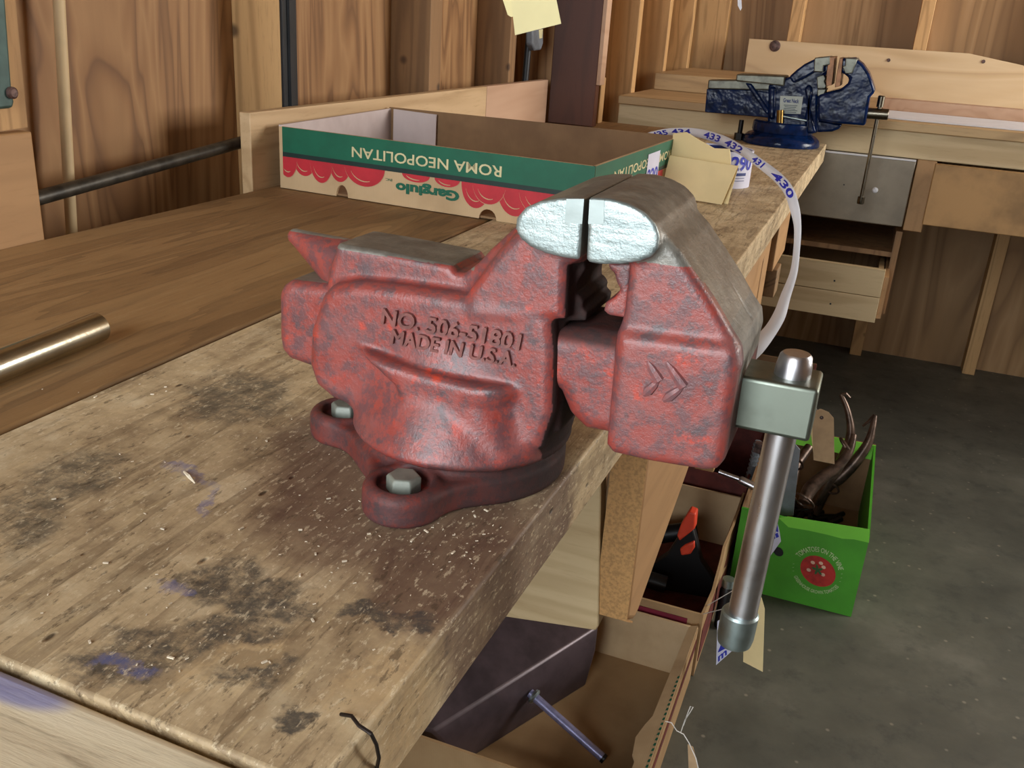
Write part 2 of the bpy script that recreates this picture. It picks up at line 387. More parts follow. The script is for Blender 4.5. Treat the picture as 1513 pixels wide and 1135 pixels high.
# ------------------------------------------------------------------ signed-distance casting
class SDF:
    def __init__(s, lo, hi, h):
        s.h = h; s.lo = np.array(lo, float); n = np.ceil((np.array(hi)-s.lo)/h).astype(int)+1; s.n = n
        s.X = (s.lo[0]+h*np.arange(n[0]))[:, None, None].astype(np.float32); s.Y = (s.lo[1]+h*np.arange(n[1]))[None, :, None].astype(np.float32)
        s.Z = (s.lo[2]+h*np.arange(n[2]))[None, None, :].astype(np.float32); s.f = None
    def poly2(s, P, A, Bc):
        P = np.array(P, float); d = np.full(np.broadcast(A, Bc).shape, 1e9, np.float32); ins = np.zeros(d.shape, bool)
        for i in range(len(P)):
            a, b = P[i], P[(i+1) % len(P)]; e = b-a
            wx, wy = A-a[0], Bc-a[1]; t = np.clip((wx*e[0]+wy*e[1])/(e@e+1e-12), 0, 1)
            d = np.minimum(d, (wx-e[0]*t)**2+(wy-e[1]*t)**2)
            c = (a[1] > Bc) != (b[1] > Bc)
            xi = a[0]+(Bc-a[1])*e[0]/(e[1] if abs(e[1]) > 1e-9 else 1e-9)
            ins ^= c & (A < xi)
        d = np.sqrt(d); return np.where(ins, -d, d)
    @staticmethod
    def ext(d2, dz, r):                        # rounded extrusion
        a = d2+r; b = dz+r
        return np.minimum(np.maximum(a, b), 0)+np.sqrt(np.maximum(a, 0)**2+np.maximum(b, 0)**2)-r
    def prism(s, pts, y0, y1, r=.004, shr=True):       # outline points (x, z) in a vertical plane, extruded in y
        d2 = s.poly2(pts, s.X, s.Z); yc, hy = (y0+y1)/2, (y1-y0)/2
        return s.ext(d2, np.abs(s.Y-yc)-hy, r)
    def ppx(s, lst, y0, y1, r=.004):
        return s.prism([(p[0], p[2]) for p in pxy(lst, y0)], y0, y1, r)
    def plan(s, d2, z0, z1, r=.003): return s.ext(d2, np.abs(s.Z-(z0+z1)/2)-(z1-z0)/2, r)
    def lathe(s, prof, cx, cy):                # prof polygon in (r, z)
        q = np.sqrt((s.X-cx)**2+(s.Y-cy)**2); return s.poly2(prof, q, s.Z)
    def cone(s, a, b, ra, rb):
        a, b = np.array(a, float), np.array(b, float); e = b-a
        t = np.clip(((s.X-a[0])*e[0]+(s.Y-a[1])*e[1]+(s.Z-a[2])*e[2])/(e@e), 0, 1)
        return np.sqrt((s.X-a[0]-e[0]*t)**2+(s.Y-a[1]-e[1]*t)**2+(s.Z-a[2]-e[2]*t)**2)-(ra+(rb-ra)*t)
    def box(s, lo, hi, r=.003):
        c = (np.array(lo)+hi)/2; h = (np.array(hi)-lo)/2-r
        x, y, z = np.abs(s.X-c[0])-h[0], np.abs(s.Y-c[1])-h[1], np.abs(s.Z-c[2])-h[2]
        return np.sqrt(np.maximum(x, 0)**2+np.maximum(y, 0)**2+np.maximum(z, 0)**2)+np.minimum(np.maximum(np.maximum(x, y), z), 0)-r
    def mesh(s, f):
        f = np.ascontiguousarray(np.broadcast_to(f, tuple(s.n)), np.float32); n = s.n; ins = f < 0
        cor = [(i, j, k) for i in (0, 1) for j in (0, 1) for k in (0, 1)]
        sl = lambda A, c: A[c[0]:n[0]-1+c[0], c[1]:n[1]-1+c[1], c[2]:n[2]-1+c[2]]
        cnt = sum(sl(ins, c).astype(np.int8) for c in cor); act = np.argwhere((cnt > 0) & (cnt < 8))
        idx = -np.ones(tuple(n-1), np.int64); idx[tuple(act.T)] = np.arange(len(act))
        val = {c: f[tuple((act+np.array(c)).T)] for c in cor}; acc = np.zeros((len(act), 3)); w = np.zeros(len(act))
        for a in cor:
            for ax in range(3):
                if a[ax]: continue
                b = list(a); b[ax] = 1; b = tuple(b); m = (val[a] < 0) != (val[b] < 0)
                t = np.where(m, val[a]/np.where(m, val[a]-val[b], 1), 0)
                p = np.repeat(np.array(a, float)[None], len(act), 0); p[:, ax] += t
                acc += p*m[:, None]; w += m
        vs = s.lo+(act+acc/w[:, None])*s.h; fs = []
        for ax in range(3):
            u, v = (ax+1) % 3, (ax+2) % 3
            a = [slice(None)]*3; b = [slice(None)]*3; a[ax] = slice(0, -1); b[ax] = slice(1, None)
            m = ins[tuple(a)] != ins[tuple(b)]; e = np.argwhere(m); e = e[(e[:, u] > 0) & (e[:, v] > 0) & (e[:, u] < n[u]-1) & (e[:, v] < n[v]-1)]
            if not len(e): continue
            q = []
            for du, dv in ((1, 1), (0, 1), (0, 0), (1, 0)):
                g = e.copy(); g[:, u] -= du; g[:, v] -= dv; q.append(idx[tuple(g.T)])
            q = np.stack(q, 1); fl = ~ins[tuple(e.T)]; q[fl] = q[fl][:, ::-1]; fs.append(q)
        return vs, np.concatenate(fs)
def smin(a, b, k):
    h = np.clip(.5+.5*(b-a)/k, 0, 1); return b+(a-b)*h-k*h*(1-h)
def smax(a, b, k): return -smin(-a, -b, k)
def sdf_obj(name, g, f, mat, parent, attrs=None):
    vs, fs = g.mesh(f); me = D.meshes.new(name); o0 = org(parent)
    me.from_pydata((vs-o0).tolist(), [], fs.tolist()); me.polygons.foreach_set('use_smooth', [True]*len(me.polygons))
    for k, fn in (attrs or {}).items():
        at = me.attributes.new(k, 'FLOAT', 'POINT'); at.data.foreach_set('value', np.clip(fn(vs), 0, 1).astype(np.float32))
    me.update(); me.materials.append(M[mat]); o = D.objects.new(name, me); COL.objects.link(o)
    if parent is not None: o.parent = parent
    return o
# ------------------------------------------------------------------ the red vise
YC = .482; BC = V(-.209, .485, B)            # jaw centre line, centre of the swivel base
vise = thing('bench_vise', 'large worn red cast iron bench vise bolted to the front edge of the bench', 'vise', BC)
YJ0, YJ1 = .434, .530                        # jaw ends
PZ = lambda l, y: [(p[0], p[2]) for p in pxy(l, y)]
H = .00125
def fixed_body():
    g = SDF((-.345, .405, B+.010), (-.10, .555, B+.195), H)
    up = g.prism(PZ([(474, 470), (484, 402), (496, 361), (560, 372), (620, 384), (664, 393), (672, 404), (684, 405), (704, 390), (725, 368), (765, 334), (800, 310), (856, 310), (856, 386), (836, 396), (832, 470), (826, 640), (700, 640), (480, 560)], .459), .459, .506, .004)
    zt = ony(580, 377, .459)[2]
    horn = g.cone((ony(437, 343, YC)[0], YC, zt-.0048), (ony(540, 400, YC)[0], YC, zt-.023), .0050, .0225)
    horn = np.maximum(horn, g.Z-(zt+.0002))
    neck = g.prism(PZ([(690, 432), (715, 398), (738, 368), (768, 338), (800, 320), (858, 330), (857, 386), (838, 394), (835, 474), (690, 474)], .447), .446, .518, .006)
    low = g.prism(PZ([(474, 436), (487, 423), (520, 418), (570, 422), (650, 433), (740, 449), (800, 461), (815, 473), (820, 520), (818, 610), (800, 665), (640, 690), (560, 650), (528, 606), (490, 592), (464, 570), (454, 540), (456, 490)], .447), .446, .518, .0075)
    ped = g.lathe([(0, B+.0225), (.0655, B+.0225), (.0672, B+.0255), (.0655, B+.030), (.0590, B+.043), (.050, B+.060), (.038, B+.080), (0, B+.080)], BC[0]+.001, BC[1])
    bel = g.prism(PZ([(497, 506), (540, 523), (620, 548), (700, 568), (780, 583), (802, 598), (808, 618), (812, 650), (800, 690), (640, 700), (590, 690), (560, 650), (545, 612), (580, 603), (594, 588), (586, 570), (560, 546), (520, 521)], .437), .433, .52, .005)
    flare = g.lathe([(0, B+.01), (.0685, B+.01), (.0685, B+.030), (.0640, B+.040), (.0600, B+.058), (.075, B+.11), (0, B+.11)], BC[0]+.001, BC[1])
    bel = smax(bel, flare, .006)
    f = smin(up, horn, .004); f = smin(f, neck, .008); f = smin(f, low, .004); f = smin(f, ped, .012); f = smin(f, bel, .0025)
    f = np.maximum(f, (B+.0222)-g.Z)
    barrel = g.ext(g.poly2(PZ([(862, 293.5), (828, 293), (797, 298), (776, 307), (763, 322), (761, 338), (768, 353), (784, 366), (806, 375), (832, 382), (856, 385)], YJ0), g.X, g.Z), np.abs(g.Y-YC)-(YJ1-YJ0)/2, .0012)
    f = smin(f, barrel, .0035)
    # split of the jaws and the clearance for the slide
    pj = g.prism(PZ([(830, 388), (862, 385), (866, 396), (856, 412), (848, 424), (848, 433), (857, 437), (862, 446), (860, 454), (868, 462), (866, 474), (832, 474)], .463), .462, .512, .0015)
    f = smin(f, pj, .002)
    def bare(v):
        x, y, z = v.T
        gb = np.where((z > B+.1475-.0) & (x > -.168), 1, 0)*np.clip((z-(B+.148+(np.abs(x+.126)*.10)))/.004, 0, 1)
        top = ((z > zt-.0013) & (x < -.195)).astype(float)
        ed = np.clip(1-np.abs(z-zt)/.003, 0, 1)*.35*(x < -.195)
        nb = ((y < YJ0+.004) | (y > YJ1-.004)) | (z > B+.163)
        return np.maximum(np.maximum(top, ed), gb*np.where(nb, 1, .9))
    def filed(v): return ((v[:, 1] < YJ0+.0016) & (v[:, 2] > B+.140)).astype(float)
    def grime_shade(v):
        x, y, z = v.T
        return np.maximum(.95*((x > -.1465) & (z < B+.142) & (y > .449)), .6*np.clip(((B+.028)-z)/.004, 0, 1)*(x > -.2))  # grime on the pipe jaw; shade painted on right end and lower rim
    return sdf_obj('fixed_jaw_body', g, f, 'cast', vise, {'bare': bare, 'filed': filed, 'grime_shade': grime_shade})
body = fixed_body()
# raised lettering on the near side of the body
mb = MB()
def line_on(mb, s, a, b, capx, capy, y, d):
    o, e = ony(*a, y), ony(*b, y); t = ony(a[0]+capx, a[1]+capy, y); [put_text(mb, s, o+V(q, j*.00003, (.0003 if j % 2 else -.0002)), e-o, t-o, (0, d, 0), .0) for j, q in enumerate((-.00035, 0, .00035, .00012))]
line_on(mb, 'NO. 506-51801', (566, 477), (768, 516), 3, -22, .4462, -.0026)
line_on(mb, 'MADE IN U.S.A.', (580, 506), (762, 541), 3, -20, .4462, -.0026)
lt = obj('raised_lettering', mb, 'letter', body, fix=True); lt['label'] = 'raised cast letters and numbers'

def moving():
    g = SDF((-.355, .415, B+.005), (-.030, .55, B+.190), .0014)
    rear = g.prism(PZ([(408, 436), (413, 424), (424, 416), (500, 424), (700, 470), (700, 600), (500, 560), (452, 543), (424, 533), (412, 518), (409, 500)], .458), .458, .506, .007)
    bar = g.prism(PZ([(700, 470), (800, 490), (840, 488), (870, 489), (925, 497), (940, 560), (925, 655), (895, 644), (862, 638), (838, 614), (824, 580), (700, 560)], .453), .452, .512, .010)
    f = np.minimum(rear, bar)
    upj = g.prism(PZ([(908, 520), (913, 490), (921, 462), (926, 420), (930, 380), (884, 378), (884, 330), (960, 330), (985, 352), (1003, 372), (1031, 414), (1058, 456), (1086, 506), (1092, 540), (1060, 600), (908, 600)], .440), .439, .525, .005)
    low = g.prism(PZ([(909, 500), (916, 492), (960, 497), (1030, 506), (1076, 511), (1089, 522), (1090, 545), (1080, 610), (1069, 684), (1058, 697), (1040, 699), (960, 686), (903, 673), (893, 660), (898, 600), (905, 540)], YJ0), YJ0, YJ1, .006)
    f = smin(f, smin(upj, low, .004), .003)
    barrel = g.ext(g.poly2(PZ([(869.5, 292.5), (900, 294), (928, 302), (952, 315), (968, 332), (974, 350), (971, 368), (962, 380), (944, 387), (915, 391), (885, 391), (869, 388), (866, 383)], YJ0), g.X, g.Z), np.abs(g.Y-YC)-(YJ1-YJ0)/2, .0012)
    f = smin(f, barrel, .0035)
    pj = g.prism(PZ([(898, 388), (901, 398), (908, 404), (911, 418), (917, 427), (909, 438), (895, 447), (892, 459), (900, 466), (925, 470), (935, 388)], .463), .462, .512, .0015)
    f = smin(f, pj, .002)
    gr = g.cone((ony(1000, 372, .44)[0]+.0075, YC+.008, ony(1000, 368, .44)[2]-.004), (ony(1086, 506, .44)[0]+.0012, YC+.008, ony(1086, 506, .44)[2]), .0016, .0016)
    f = np.maximum(f, -gr)
    def bare(v):
        x, y, z = v.T
        gb = np.clip((z-(B+.141+np.clip(x+.1, 0, 1)*.5*0))/.006, 0, 1)*((y < YJ0+.004) | (y > YJ0+.010) | (z > B+.152))
        sl = np.clip((x-(-.092+(B+.152-z)*.62))/.006, 0, 1)*(z > B+.095)*(y > YJ0+.014)
        rt = ((x < -.29) & (z > B+.097) & (y > .464)).astype(float)
        return np.maximum(np.maximum(gb*np.clip((z-(B+.139))/.004, 0, 1), sl), rt)
    def filed(v): return ((v[:, 1] < YJ0+.0016) & (v[:, 2] > B+.137)).astype(float)
    def grime_shade(v):
        x, y, z = v.T
        return np.maximum(.85*((x > -.145) & (x < -.106) & (z < B+.112))*np.clip((z-(B+.096))/.006, 0, 1), .45*((x > -.052) & (y > YJ0+.010)))  # grime on the slide top; shade painted on the right-hand face
    return sdf_obj('moving_jaw', g, f, 'cast', vise, {'bare': bare, 'filed': filed, 'grime_shade': grime_shade})
mj = moving()
# two raised chevrons on the moving jaw
mb = MB()
for a, b, c in (((957, 534), (974, 562), (951, 584)), ((985, 535), (1010, 571), (980, 592))):
    for p, q in ((a, b), (b, c)):
        P, Q = ony(*p, YJ0+.0004), ony(*q, YJ0+.0004); mb.tube([P, P+(Q-P)*.3, P+(Q-P)*.7, Q], [.0009, .0023, .0029, .0031 if q == b else .0012], 8)
ch = obj('chevron_mark', mb, 'cast', mj); ch['label'] = 'two raised arrow chevrons pointing right'
mb = MB()                                     # flush steel inserts seen on the filed jaw ends
def inlay(lst):
    m = MB(); pprism(m, lst, YJ0-.0003, YJ0+.001); return m
obj('jaw_insert', inlay([(837, 294), (863, 294), (860, 331), (834, 329)]), 'insert', body)
obj('jaw_insert', inlay([(871, 295), (893, 296), (892, 331), (869, 331)]), 'insert', mj)

def base():
    g = SDF((BC[0]-.115, BC[1]-.115, B-.002), (BC[0]+.085, BC[1]+.115, B+.034), .00125)
    ring = np.sqrt((g.X-BC[0])**2+(g.Y-BC[1])**2)-.0655
    f2 = ring
    lugs = ((.0, -.0765), (-.0785, -.006), (.004, .0765))
    for lx, ly in lugs:
        e = np.array((lx, ly)); t = np.clip(((g.X-BC[0])*e[0]+(g.Y-BC[1])*e[1])/(e@e), 0, 1)
        q = np.sqrt((g.X-BC[0]-e[0]*t)**2+(g.Y-BC[1]-e[1]*t)**2)
        f2 = smin(f2, q-.0225, .022)
    f = g.plan(f2, B+.0002, B+.0165, .003)
    deck = g.plan(np.sqrt((g.X-BC[0])**2+(g.Y-BC[1])**2)-.061, B, B+.0222, .003)
    f = smin(f, deck, .006)
    for lx, ly in lugs:
        q = np.sqrt((g.X-BC[0]-lx)**2+(g.Y-BC[1]-ly)**2)
        boss = g.plan(q-.0205, B+.001, B+.0185, .003); f = smin(f, boss, .004)
        rec = np.maximum(q-.0150, (B+.0128)-g.Z); f = smax(f, -rec, .002)
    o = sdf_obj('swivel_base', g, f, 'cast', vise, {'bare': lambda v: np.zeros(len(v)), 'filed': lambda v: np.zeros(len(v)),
                'grime_shade': lambda v: .48+.45*np.clip((v[:, 0]-(BC[0]+.0))/.06, 0, 1)})  # even grime, with shade painted in darker towards the right side
    for i, (lx, ly) in enumerate(lugs):
        c = V(BC[0]+lx, BC[1]+ly, B); mb = MB(); r = .0098; ph = .35+i
        hexr = lambda rr, z: [c+V(rr*math.cos(ph+k*math.pi/3), rr*math.sin(ph+k*math.pi/3), z) for k in range(6)]
        mb.loft([hexr(r, .0126), hexr(r, .0205), hexr(r*.86, .0222)]); obj('hex_bolt', mb, 'bolt', vise, bevel=.0006)['label'] = 'grey hex head bolt'
base()
# spindle head and sliding handle
mb = MB(); y0 = YC-.0165
x0, x1 = ony(1112, 600, y0)[0]-.012, ony(1204, 610, y0)[0]; z0, z1 = ony(1150, 646, y0)[2], ony(1150, 566, y0)[2]
mb.box((x0, y0, z0), (x1, YC+.0165, z1)); obj('spindle_head', mb, 'spindle', vise, bevel=.0022, seg=3)['label'] = 'square greenish steel spindle head'
T, E_ = ony(1176, 540, YC), ony(1090, 938, YC); ax = (E_-T)/np.linalg.norm(E_-T)
mb = MB(); mb.tube([T, E_], .0083, 28); hb = obj('handle_bar', mb, 'bar', vise); hb['label'] = 'round steel sliding handle'
K = lambda p, prof: (lambda m: m.loft([[p+ax*h+r*(math.cos(q)*V(1, 0, 0)+math.sin(q)*np.cross(ax, V(1, 0, 0))) for q in np.linspace(0, 2*math.pi, 28, endpoint=False)] for r, h in prof]))(MB())
s0 = ony(1175, 579, YC); s1 = ony(1177, 524, YC); L = np.linalg.norm(s1-s0)
obj('handle_knob', K(s1, [(.0070, -.0008), (.0083, .0006), (.0092, .006), (.0100, L-.002), (.0094, L)]), 'bar', vise)
s2 = ony(1094, 905, YC); s3 = ony(1084, 948, YC); L = np.linalg.norm(s3-s2)
obj('handle_knob', K(s2, [(.0098, -.0008), (.0108, .0006), (.0106, L*.8), (.0098, L), (.0086, L+.001)]), 'zinc', vise)['label'] = 'dull zinc end collar'
# ------------------------------------------------------------------ the front bench
bench = thing('workbench', 'long scarred plank workbench carrying the large red vise', 'workbench', (-.48, 1.4, 0))
def plank(name, poly, z0, z1, mat, bev=.006, sub=False):
    mb = MB(); mb.prism([V(x, y, z1) for x, y in poly], (0, 0, z0-z1)); return obj(name, mb, mat, bench, bevel=bev, seg=3)
YE = 2.585
ec = onz(1087, 395, B); e2 = onz(601, 1001, B); ed = lambda y: e2[0]+(ec[0]-e2[0])*(y-e2[1])/(ec[1]-e2[1])
q0, q1 = onz(-150, 915, B), onz(384, 1135, B); nt = lambda x: q0[1]+(q1[1]-q0[1])*(x-q0[0])/(q1[0]-q0[0])
GX = -.4733
plank('top_plank', [(GX+.0030, nt(GX)+.0012), (ed(nt(-.14)), nt(-.14)+.0012), (ed(1.0), 1.0), (ed(1.1), YE), (GX+.0030, YE)], B-.045, B, 'plank_worn', .002)
plank('top_plank', [(-.832, -.5), (GX-.0030, -.5), (GX-.0030, YE), (-.832, YE)], B-.045, B-.0008, 'plank', .003)
plank('end_board', [(GX+.003, nt(GX)-.11), (ed(.2), nt(-.14)-.11), (ed(.2), nt(-.14)-.001), (GX+.003, nt(GX)-.001)], B-.045, B-.001, 'end_board', .005)
# --- under the bench top: pine cross panel, bracket, legs, battens
def bpart(name, mb, mat, bev=.002): return obj(name, mb, mat, bench, bevel=bev)
ZU = B-.0455
mb = MB()
yP = .76; a = ony(887, 700, yP); b = ony(878, 932, yP); xr = a[0]
pprism(mb, [(888, 660), (888, 700), (884, 926), (880, 932), (700, 905), (700, 560)], yP, yP+.02); p = bpart('cross_panel', mb, 'pine_x', .0015)
for v in p.data.vertices:                      # keep its top under the planks
    v.co.z = min(v.co.z, ZU)
mb = MB(); xs = -.177
poly = [(yP+.004, ZU), (yP+.004, .575), (.80, .552), (.815, .552), (1.03, .620), (1.55, .775), (1.60, ZU)]
mb.prism([V(xs, y, z) for y, z in poly], (.034, 0, 0)); bk = bpart('bracket', mb, 'tan_side', .006)
mb = MB(); pl = [(yP+.0035, ZU-.002), (yP+.0035, .575), (.795, .553), (.798, .553), (yP+.0052, .577), (yP+.0052, ZU-.002)]
mb.prism([V(xs+.0005, y-.0008, z) for y, z in pl], (.033, 0, 0)); obj('bracket_edge', mb, 'osb', bk)
mb = MB(); mb.box((-.83, yP+.02, .60), (-.20, yP+.04, ZU)); bpart('cross_panel', mb, 'pine_x')
for x0, y0, y1, zb in ((-.180, 1.20, 1.30, .66), (-.176, 1.33, 1.56, .48), (-.180, 1.62, 1.70, .55), (-.176, 1.78, 1.98, .70)):
    mb = MB(); mb.box((x0, y0, zb), (x0+.030, y1, ZU)); bpart('front_batten', mb, 'tan_side', .002)
mb = MB(); mb.box((-.30, 1.80, .645), (-.138, 1.86, .70)); bpart('cross_rail', mb, 'edge_wood')
mb = MB(); mb.box((-.83, 1.72, .60), (-.16, 1.78, .645)); bpart('cross_rail', mb, 'edge_wood')
for y in (.0, 2.44):
    mb = MB(); mb.box((-.80, y, 0), (-.71, y+.09, ZU)); bpart('leg', mb, 'pine_z')
for y in (2.44,):
    mb = MB(); mb.box((-.50, y, 0), (-.41, y+.09, ZU)); bpart('leg', mb, 'pine_z')
mb = MB(); mb.box((-.50, .0, 0), (-.41, .09, ZU)); bpart('leg', mb, 'pine_z')
# bent wire at the near corner
mb = MB(); P0 = onz(513, 1068, B); W = [P0+V(-.004, .002, .001), P0+V(.002, 0, .004), onz(530, 1072, B+.004), onz(548, 1084, B+.003), onz(556, 1100, B-.004), onz(560, 1120, B-.016), onz(556, 1140, B-.03)]
mb.tube(W, .0008, 8); tag(obj('bent_nail', mb, 'wire'), 'dark bent nail sticking out of the near corner of the bench', 'nail')
# splinter and shavings
mb = MB(); mb.tube([onz(272, 697, B+.001), onz(280, 704, B+.0035), onz(288, 714, B+.001)], [.0006, .0013, .0004], 6)
tag(obj('wood_splinter', mb, 'shaving'), 'pale curled splinter lying on the blue chalk smear', 'splinter')
mb = MB()
for i in range(260):
    if i < 150: px, py = rng.normal(690, 130), rng.normal(790, 45)
    else: px, py = rng.uniform(60, 640), rng.uniform(560, 1000)
    c = onz(px, py, B+.0004)
    if c[0] > ed(c[1])-.006 or np.hypot(c[0]-BC[0], c[1]-BC[1]) < .07 or np.hypot(c[0]-BC[0], c[1]-BC[1]+.0765) < .024 or c[1] < .24: continue
    s = rng.choice([.00025, .0003, .0004, .0005, .0009]); q = rng.uniform(0, 3.14); d = V(math.cos(q), math.sin(q), 0)*s*rng.uniform(1, 1.8); e = V(-math.sin(q), math.cos(q), 0)*s*.5
    mb.prism([c-d-e, c+d-e, c+d+e, c-d+e], (0, 0, s*.7))
tag(obj('wood_shavings', mb, 'shaving', smooth=False), 'pale specks of shavings scattered on the bench around the red vise', 'shavings', kind='stuff')
# round steel bar lying on the bench
pipe = thing('steel_bar', 'shiny round steel bar lying on the bench at the left', 'bar', onz(100, 520, B))
R_ = .0118; a = onz(146, 483, B+R_-.0008); b = onz(-40, 556, B+R_-.0008); ax2 = (b-a)/np.linalg.norm(b-a); b = a+ax2*.30
mb = MB(); mb.tube([a-ax2*.0003, a+ax2*.0012, b], [R_-.0013, R_, R_], 48); obj('shaft', mb, 'pipe', pipe)
# ------------------------------------------------------------------ the room
mb = MB(); mb.box((-1.05, -1.6, -.1), (2.6, 3.76, 0)); struct(obj('floor', mb, 'concrete', smooth=False))
mb = MB(); mb.box((-4, -6, -.1), (5, -1.601, -.002)); struct(obj('floor_outside', mb, 'drive', smooth=False))
mb = MB(); mb.box((-1.05, -1.6, 2.4), (2.6, 3.76, 2.46)); struct(obj('ceiling', mb, 'ceil', smooth=False))
mb = MB(); mb.box((-1.03, -1.6, 0), (-.95, 2.44, 2.4)); mb.box((-.97, 2.44, 0), (-.81, 3.68, 2.4)); wl = struct(obj('wall_left', mb, 'ply_wall', smooth=False))
mb = MB(); mb.box((-.97, 3.68, 0), (2.6, 3.76, 2.4)); wb = struct(obj('wall_back', mb, 'ply_far', smooth=False))
mb = MB()
for lo, hi in (((2.5, -1.6, 0), (2.6, 1.9, 2.4)), ((2.5, 3.3, 0), (2.6, 3.68, 2.4)), ((2.5, 1.9, 0), (2.6, 3.3, .75)), ((2.5, 1.9, 2.1), (2.6, 3.3, 2.4))): mb.box(lo, hi)
struct(obj('wall_right', mb, 'ply_far', smooth=False))
mb = MB(); mb.box((.35, -1.68, 0), (2.6, -1.6, 2.4)); struct(obj('wall_front_blocker', mb, 'ply_far', smooth=False))  # unseen wall added to keep daylight off the floor and under-bench
def stud(par, x0, x1, y0, y1, mat='pine_z', z0=0, z1=2.4):
    mb = MB(); mb.box((x0, y0, z0), (x1, y1, z1)); return obj('stud', mb, mat, par, bevel=.0015)
for y in (-.4, .33): stud(wl, -.95, -.862, y, y+.04)
stud(wl, -.95, -.862, .60, .68, 'pine_z')
stud(wl, -.95, -.862, 1.255, 1.294, 'pine_z'); stud(wl, -.95, -.862, 1.757, 1.808, 'stud_brown'); stud(wl, -.95, -.862, 2.185, 2.225, 'stud_brown')
for y in (2.745, 3.125, 3.50): stud(wl, -.81, -.70, y, y+.04, 'pine_z')
stud(wl, -.81, -.60, 3.64, 3.68, 'pine_z')
for x in (-.38, .035, .43, .85, 1.26): stud(wb, x, x+.042, 3.60, 3.68)
# pale edge strip beside the red-brown board
mb = MB(); mb.box((-.829, 2.400, B+.0005), (-.705, 2.43, 2.395)); tag(obj('redbrown_board', mb, 'redbrown', bevel=.002), 'dark red-brown upright board closing the left wall past the backsplash', 'board')
mb = MB(); mb.box((-.7045, 2.396, .965), (-.694, 2.436, 2.4)); tag(obj('edge_strip', mb, 'pink_ply', bevel=.001), 'thin pale upright strip along the red-brown board edge', 'strip')
c0 = ony(862, 112, 2.52); mb = MB(); mb.box((-.778, 2.50, B), (-.720, 2.54, c0[2])); tag(obj('wood_block', mb, 'pine_z', bevel=.002), 'short upright pine offcut beside the red-brown board', 'block')
# backsplash boards on the back edge of the front bench
def splash(name, y0, y1, mat, label, z1=.968):
    mb = MB(); mb.box((-.850, y0, B-.04), (-.832, y1, z1)); return tag(obj(name, mb, mat, bevel=.0015), label, 'board')
splash('backsplash_board', -.4, onx(55, 270, -.833)[1], 'tan_side', 'tan backsplash board end at the far left behind the steel bar', onx(48, 194, -.833)[2])
splash('backsplash_board', 1.130, 1.985, 'pine', 'long pale backsplash board with a rough top behind the tomato box')
splash('backsplash_board', 1.987, 2.392, 'pink_ply', 'pinkish smooth backsplash board ending at the red-brown board')
# things behind the bench
p0, p1 = onx(40, 297, -.872), onx(372, 206, -.872); dd = (p1-p0)
mb = MB(); mb.tube([p0-dd*.6, p0, p1, p1+dd*.1], .0085, 14)
tag(obj('iron_pipe', mb, 'blackpipe'), 'black iron pipe running along the left wall behind the bench', 'pipe')
a, b = onx(87, 0, -.915), onx(106, 345, -.915); d = (b-a)/(b[2]-a[2]); a = a+d*(2.39-a[2]); b = b+d*(0.004-b[2])
mb = MB(); mb.tube([a, b], .0068, 14); tag(obj('wooden_pole', mb, 'dowel'), 'pale thin round pole standing upright against the left plywood wall', 'pole')
a, b = onx(428, 0, -.856), onx(433, 156, -.856)
mb = MB(); mb.box((-.8612, a[1]-.020, .0), (-.856, a[1]+.017, 2.3)); mb2 = MB(); mb2.box((-.856, a[1]-.008, .0), (-.8515, a[1]+.002, 2.3))
o = tag(obj('metal_strap', mb, 'blackbar', bevel=.001), 'black metal strap standing against the stud left of the tomato box', 'strap'); obj('rib', mb2, 'blackbar', o)
a, b = onx(783, 40, -.8605), onx(776, 118, -.8605); d = (b-a)/(b[2]-a[2])
mb = MB(); mb.tube([a+d*(1.6-a[2]), b+d*(.87-b[2])], .0085, 12); tag(obj('black_rod', mb, 'blackbar'), 'black rod leaning behind the pinkish backsplash under the yellow tags', 'rod')
pt = lambda x, y: onx(x, y, -.832)
hl = thing('tool_handle', 'grey tool handle with a pale patch hanging beside the black rod', 'tool handle', pt(795, 60))
mb = MB(); mb.prism([pt(*q) for q in ((787, -30), (803, -30), (803, 64), (800, 74), (791, 75), (787, 66))], (-.018, 0, 0)); obj('grip', mb, 'greymetal', hl, bevel=.004)
mb = MB(); mb.prism([pt(*q)+V(.0005, 0, 0) for q in ((796, 44), (802, 43), (801, 56), (797, 57))], (-.002, 0, 0)); obj('patch', mb, 'print_cream', hl)
# teal metal box on the left stud
pt = lambda x, y: onx(x, y, -.832)
mb = MB(); mb.prism([pt(*q) for q in ((-60, -40), (6, -40), (19, 140), (22, 150), (20, 160), (-60, 168))], (-.006, 0, 0)); o = tag(obj('teal_panel', mb, 'teal', bevel=.003), 'faded teal metal panel fixed to the left stud', 'panel')
mb = MB(); c = pt(16, 137); mb.lathe([(0, .0), (.006, .0), (.006, .0035), (.004, .005), (0, .005)], c+V(.0, 0, 0), 14, 'X'); obj('screw', mb, 'rust', o)
mb = MB(); mb.prism([onx(*q, -.8365) for q in ((-80, -60), (17, -60), (41, 188), (-80, 205))], (-.0015, 0, 0)); tag(obj('tan_board', mb, 'pine_z'), 'tan wood board behind the teal metal panel at the far left', 'board')
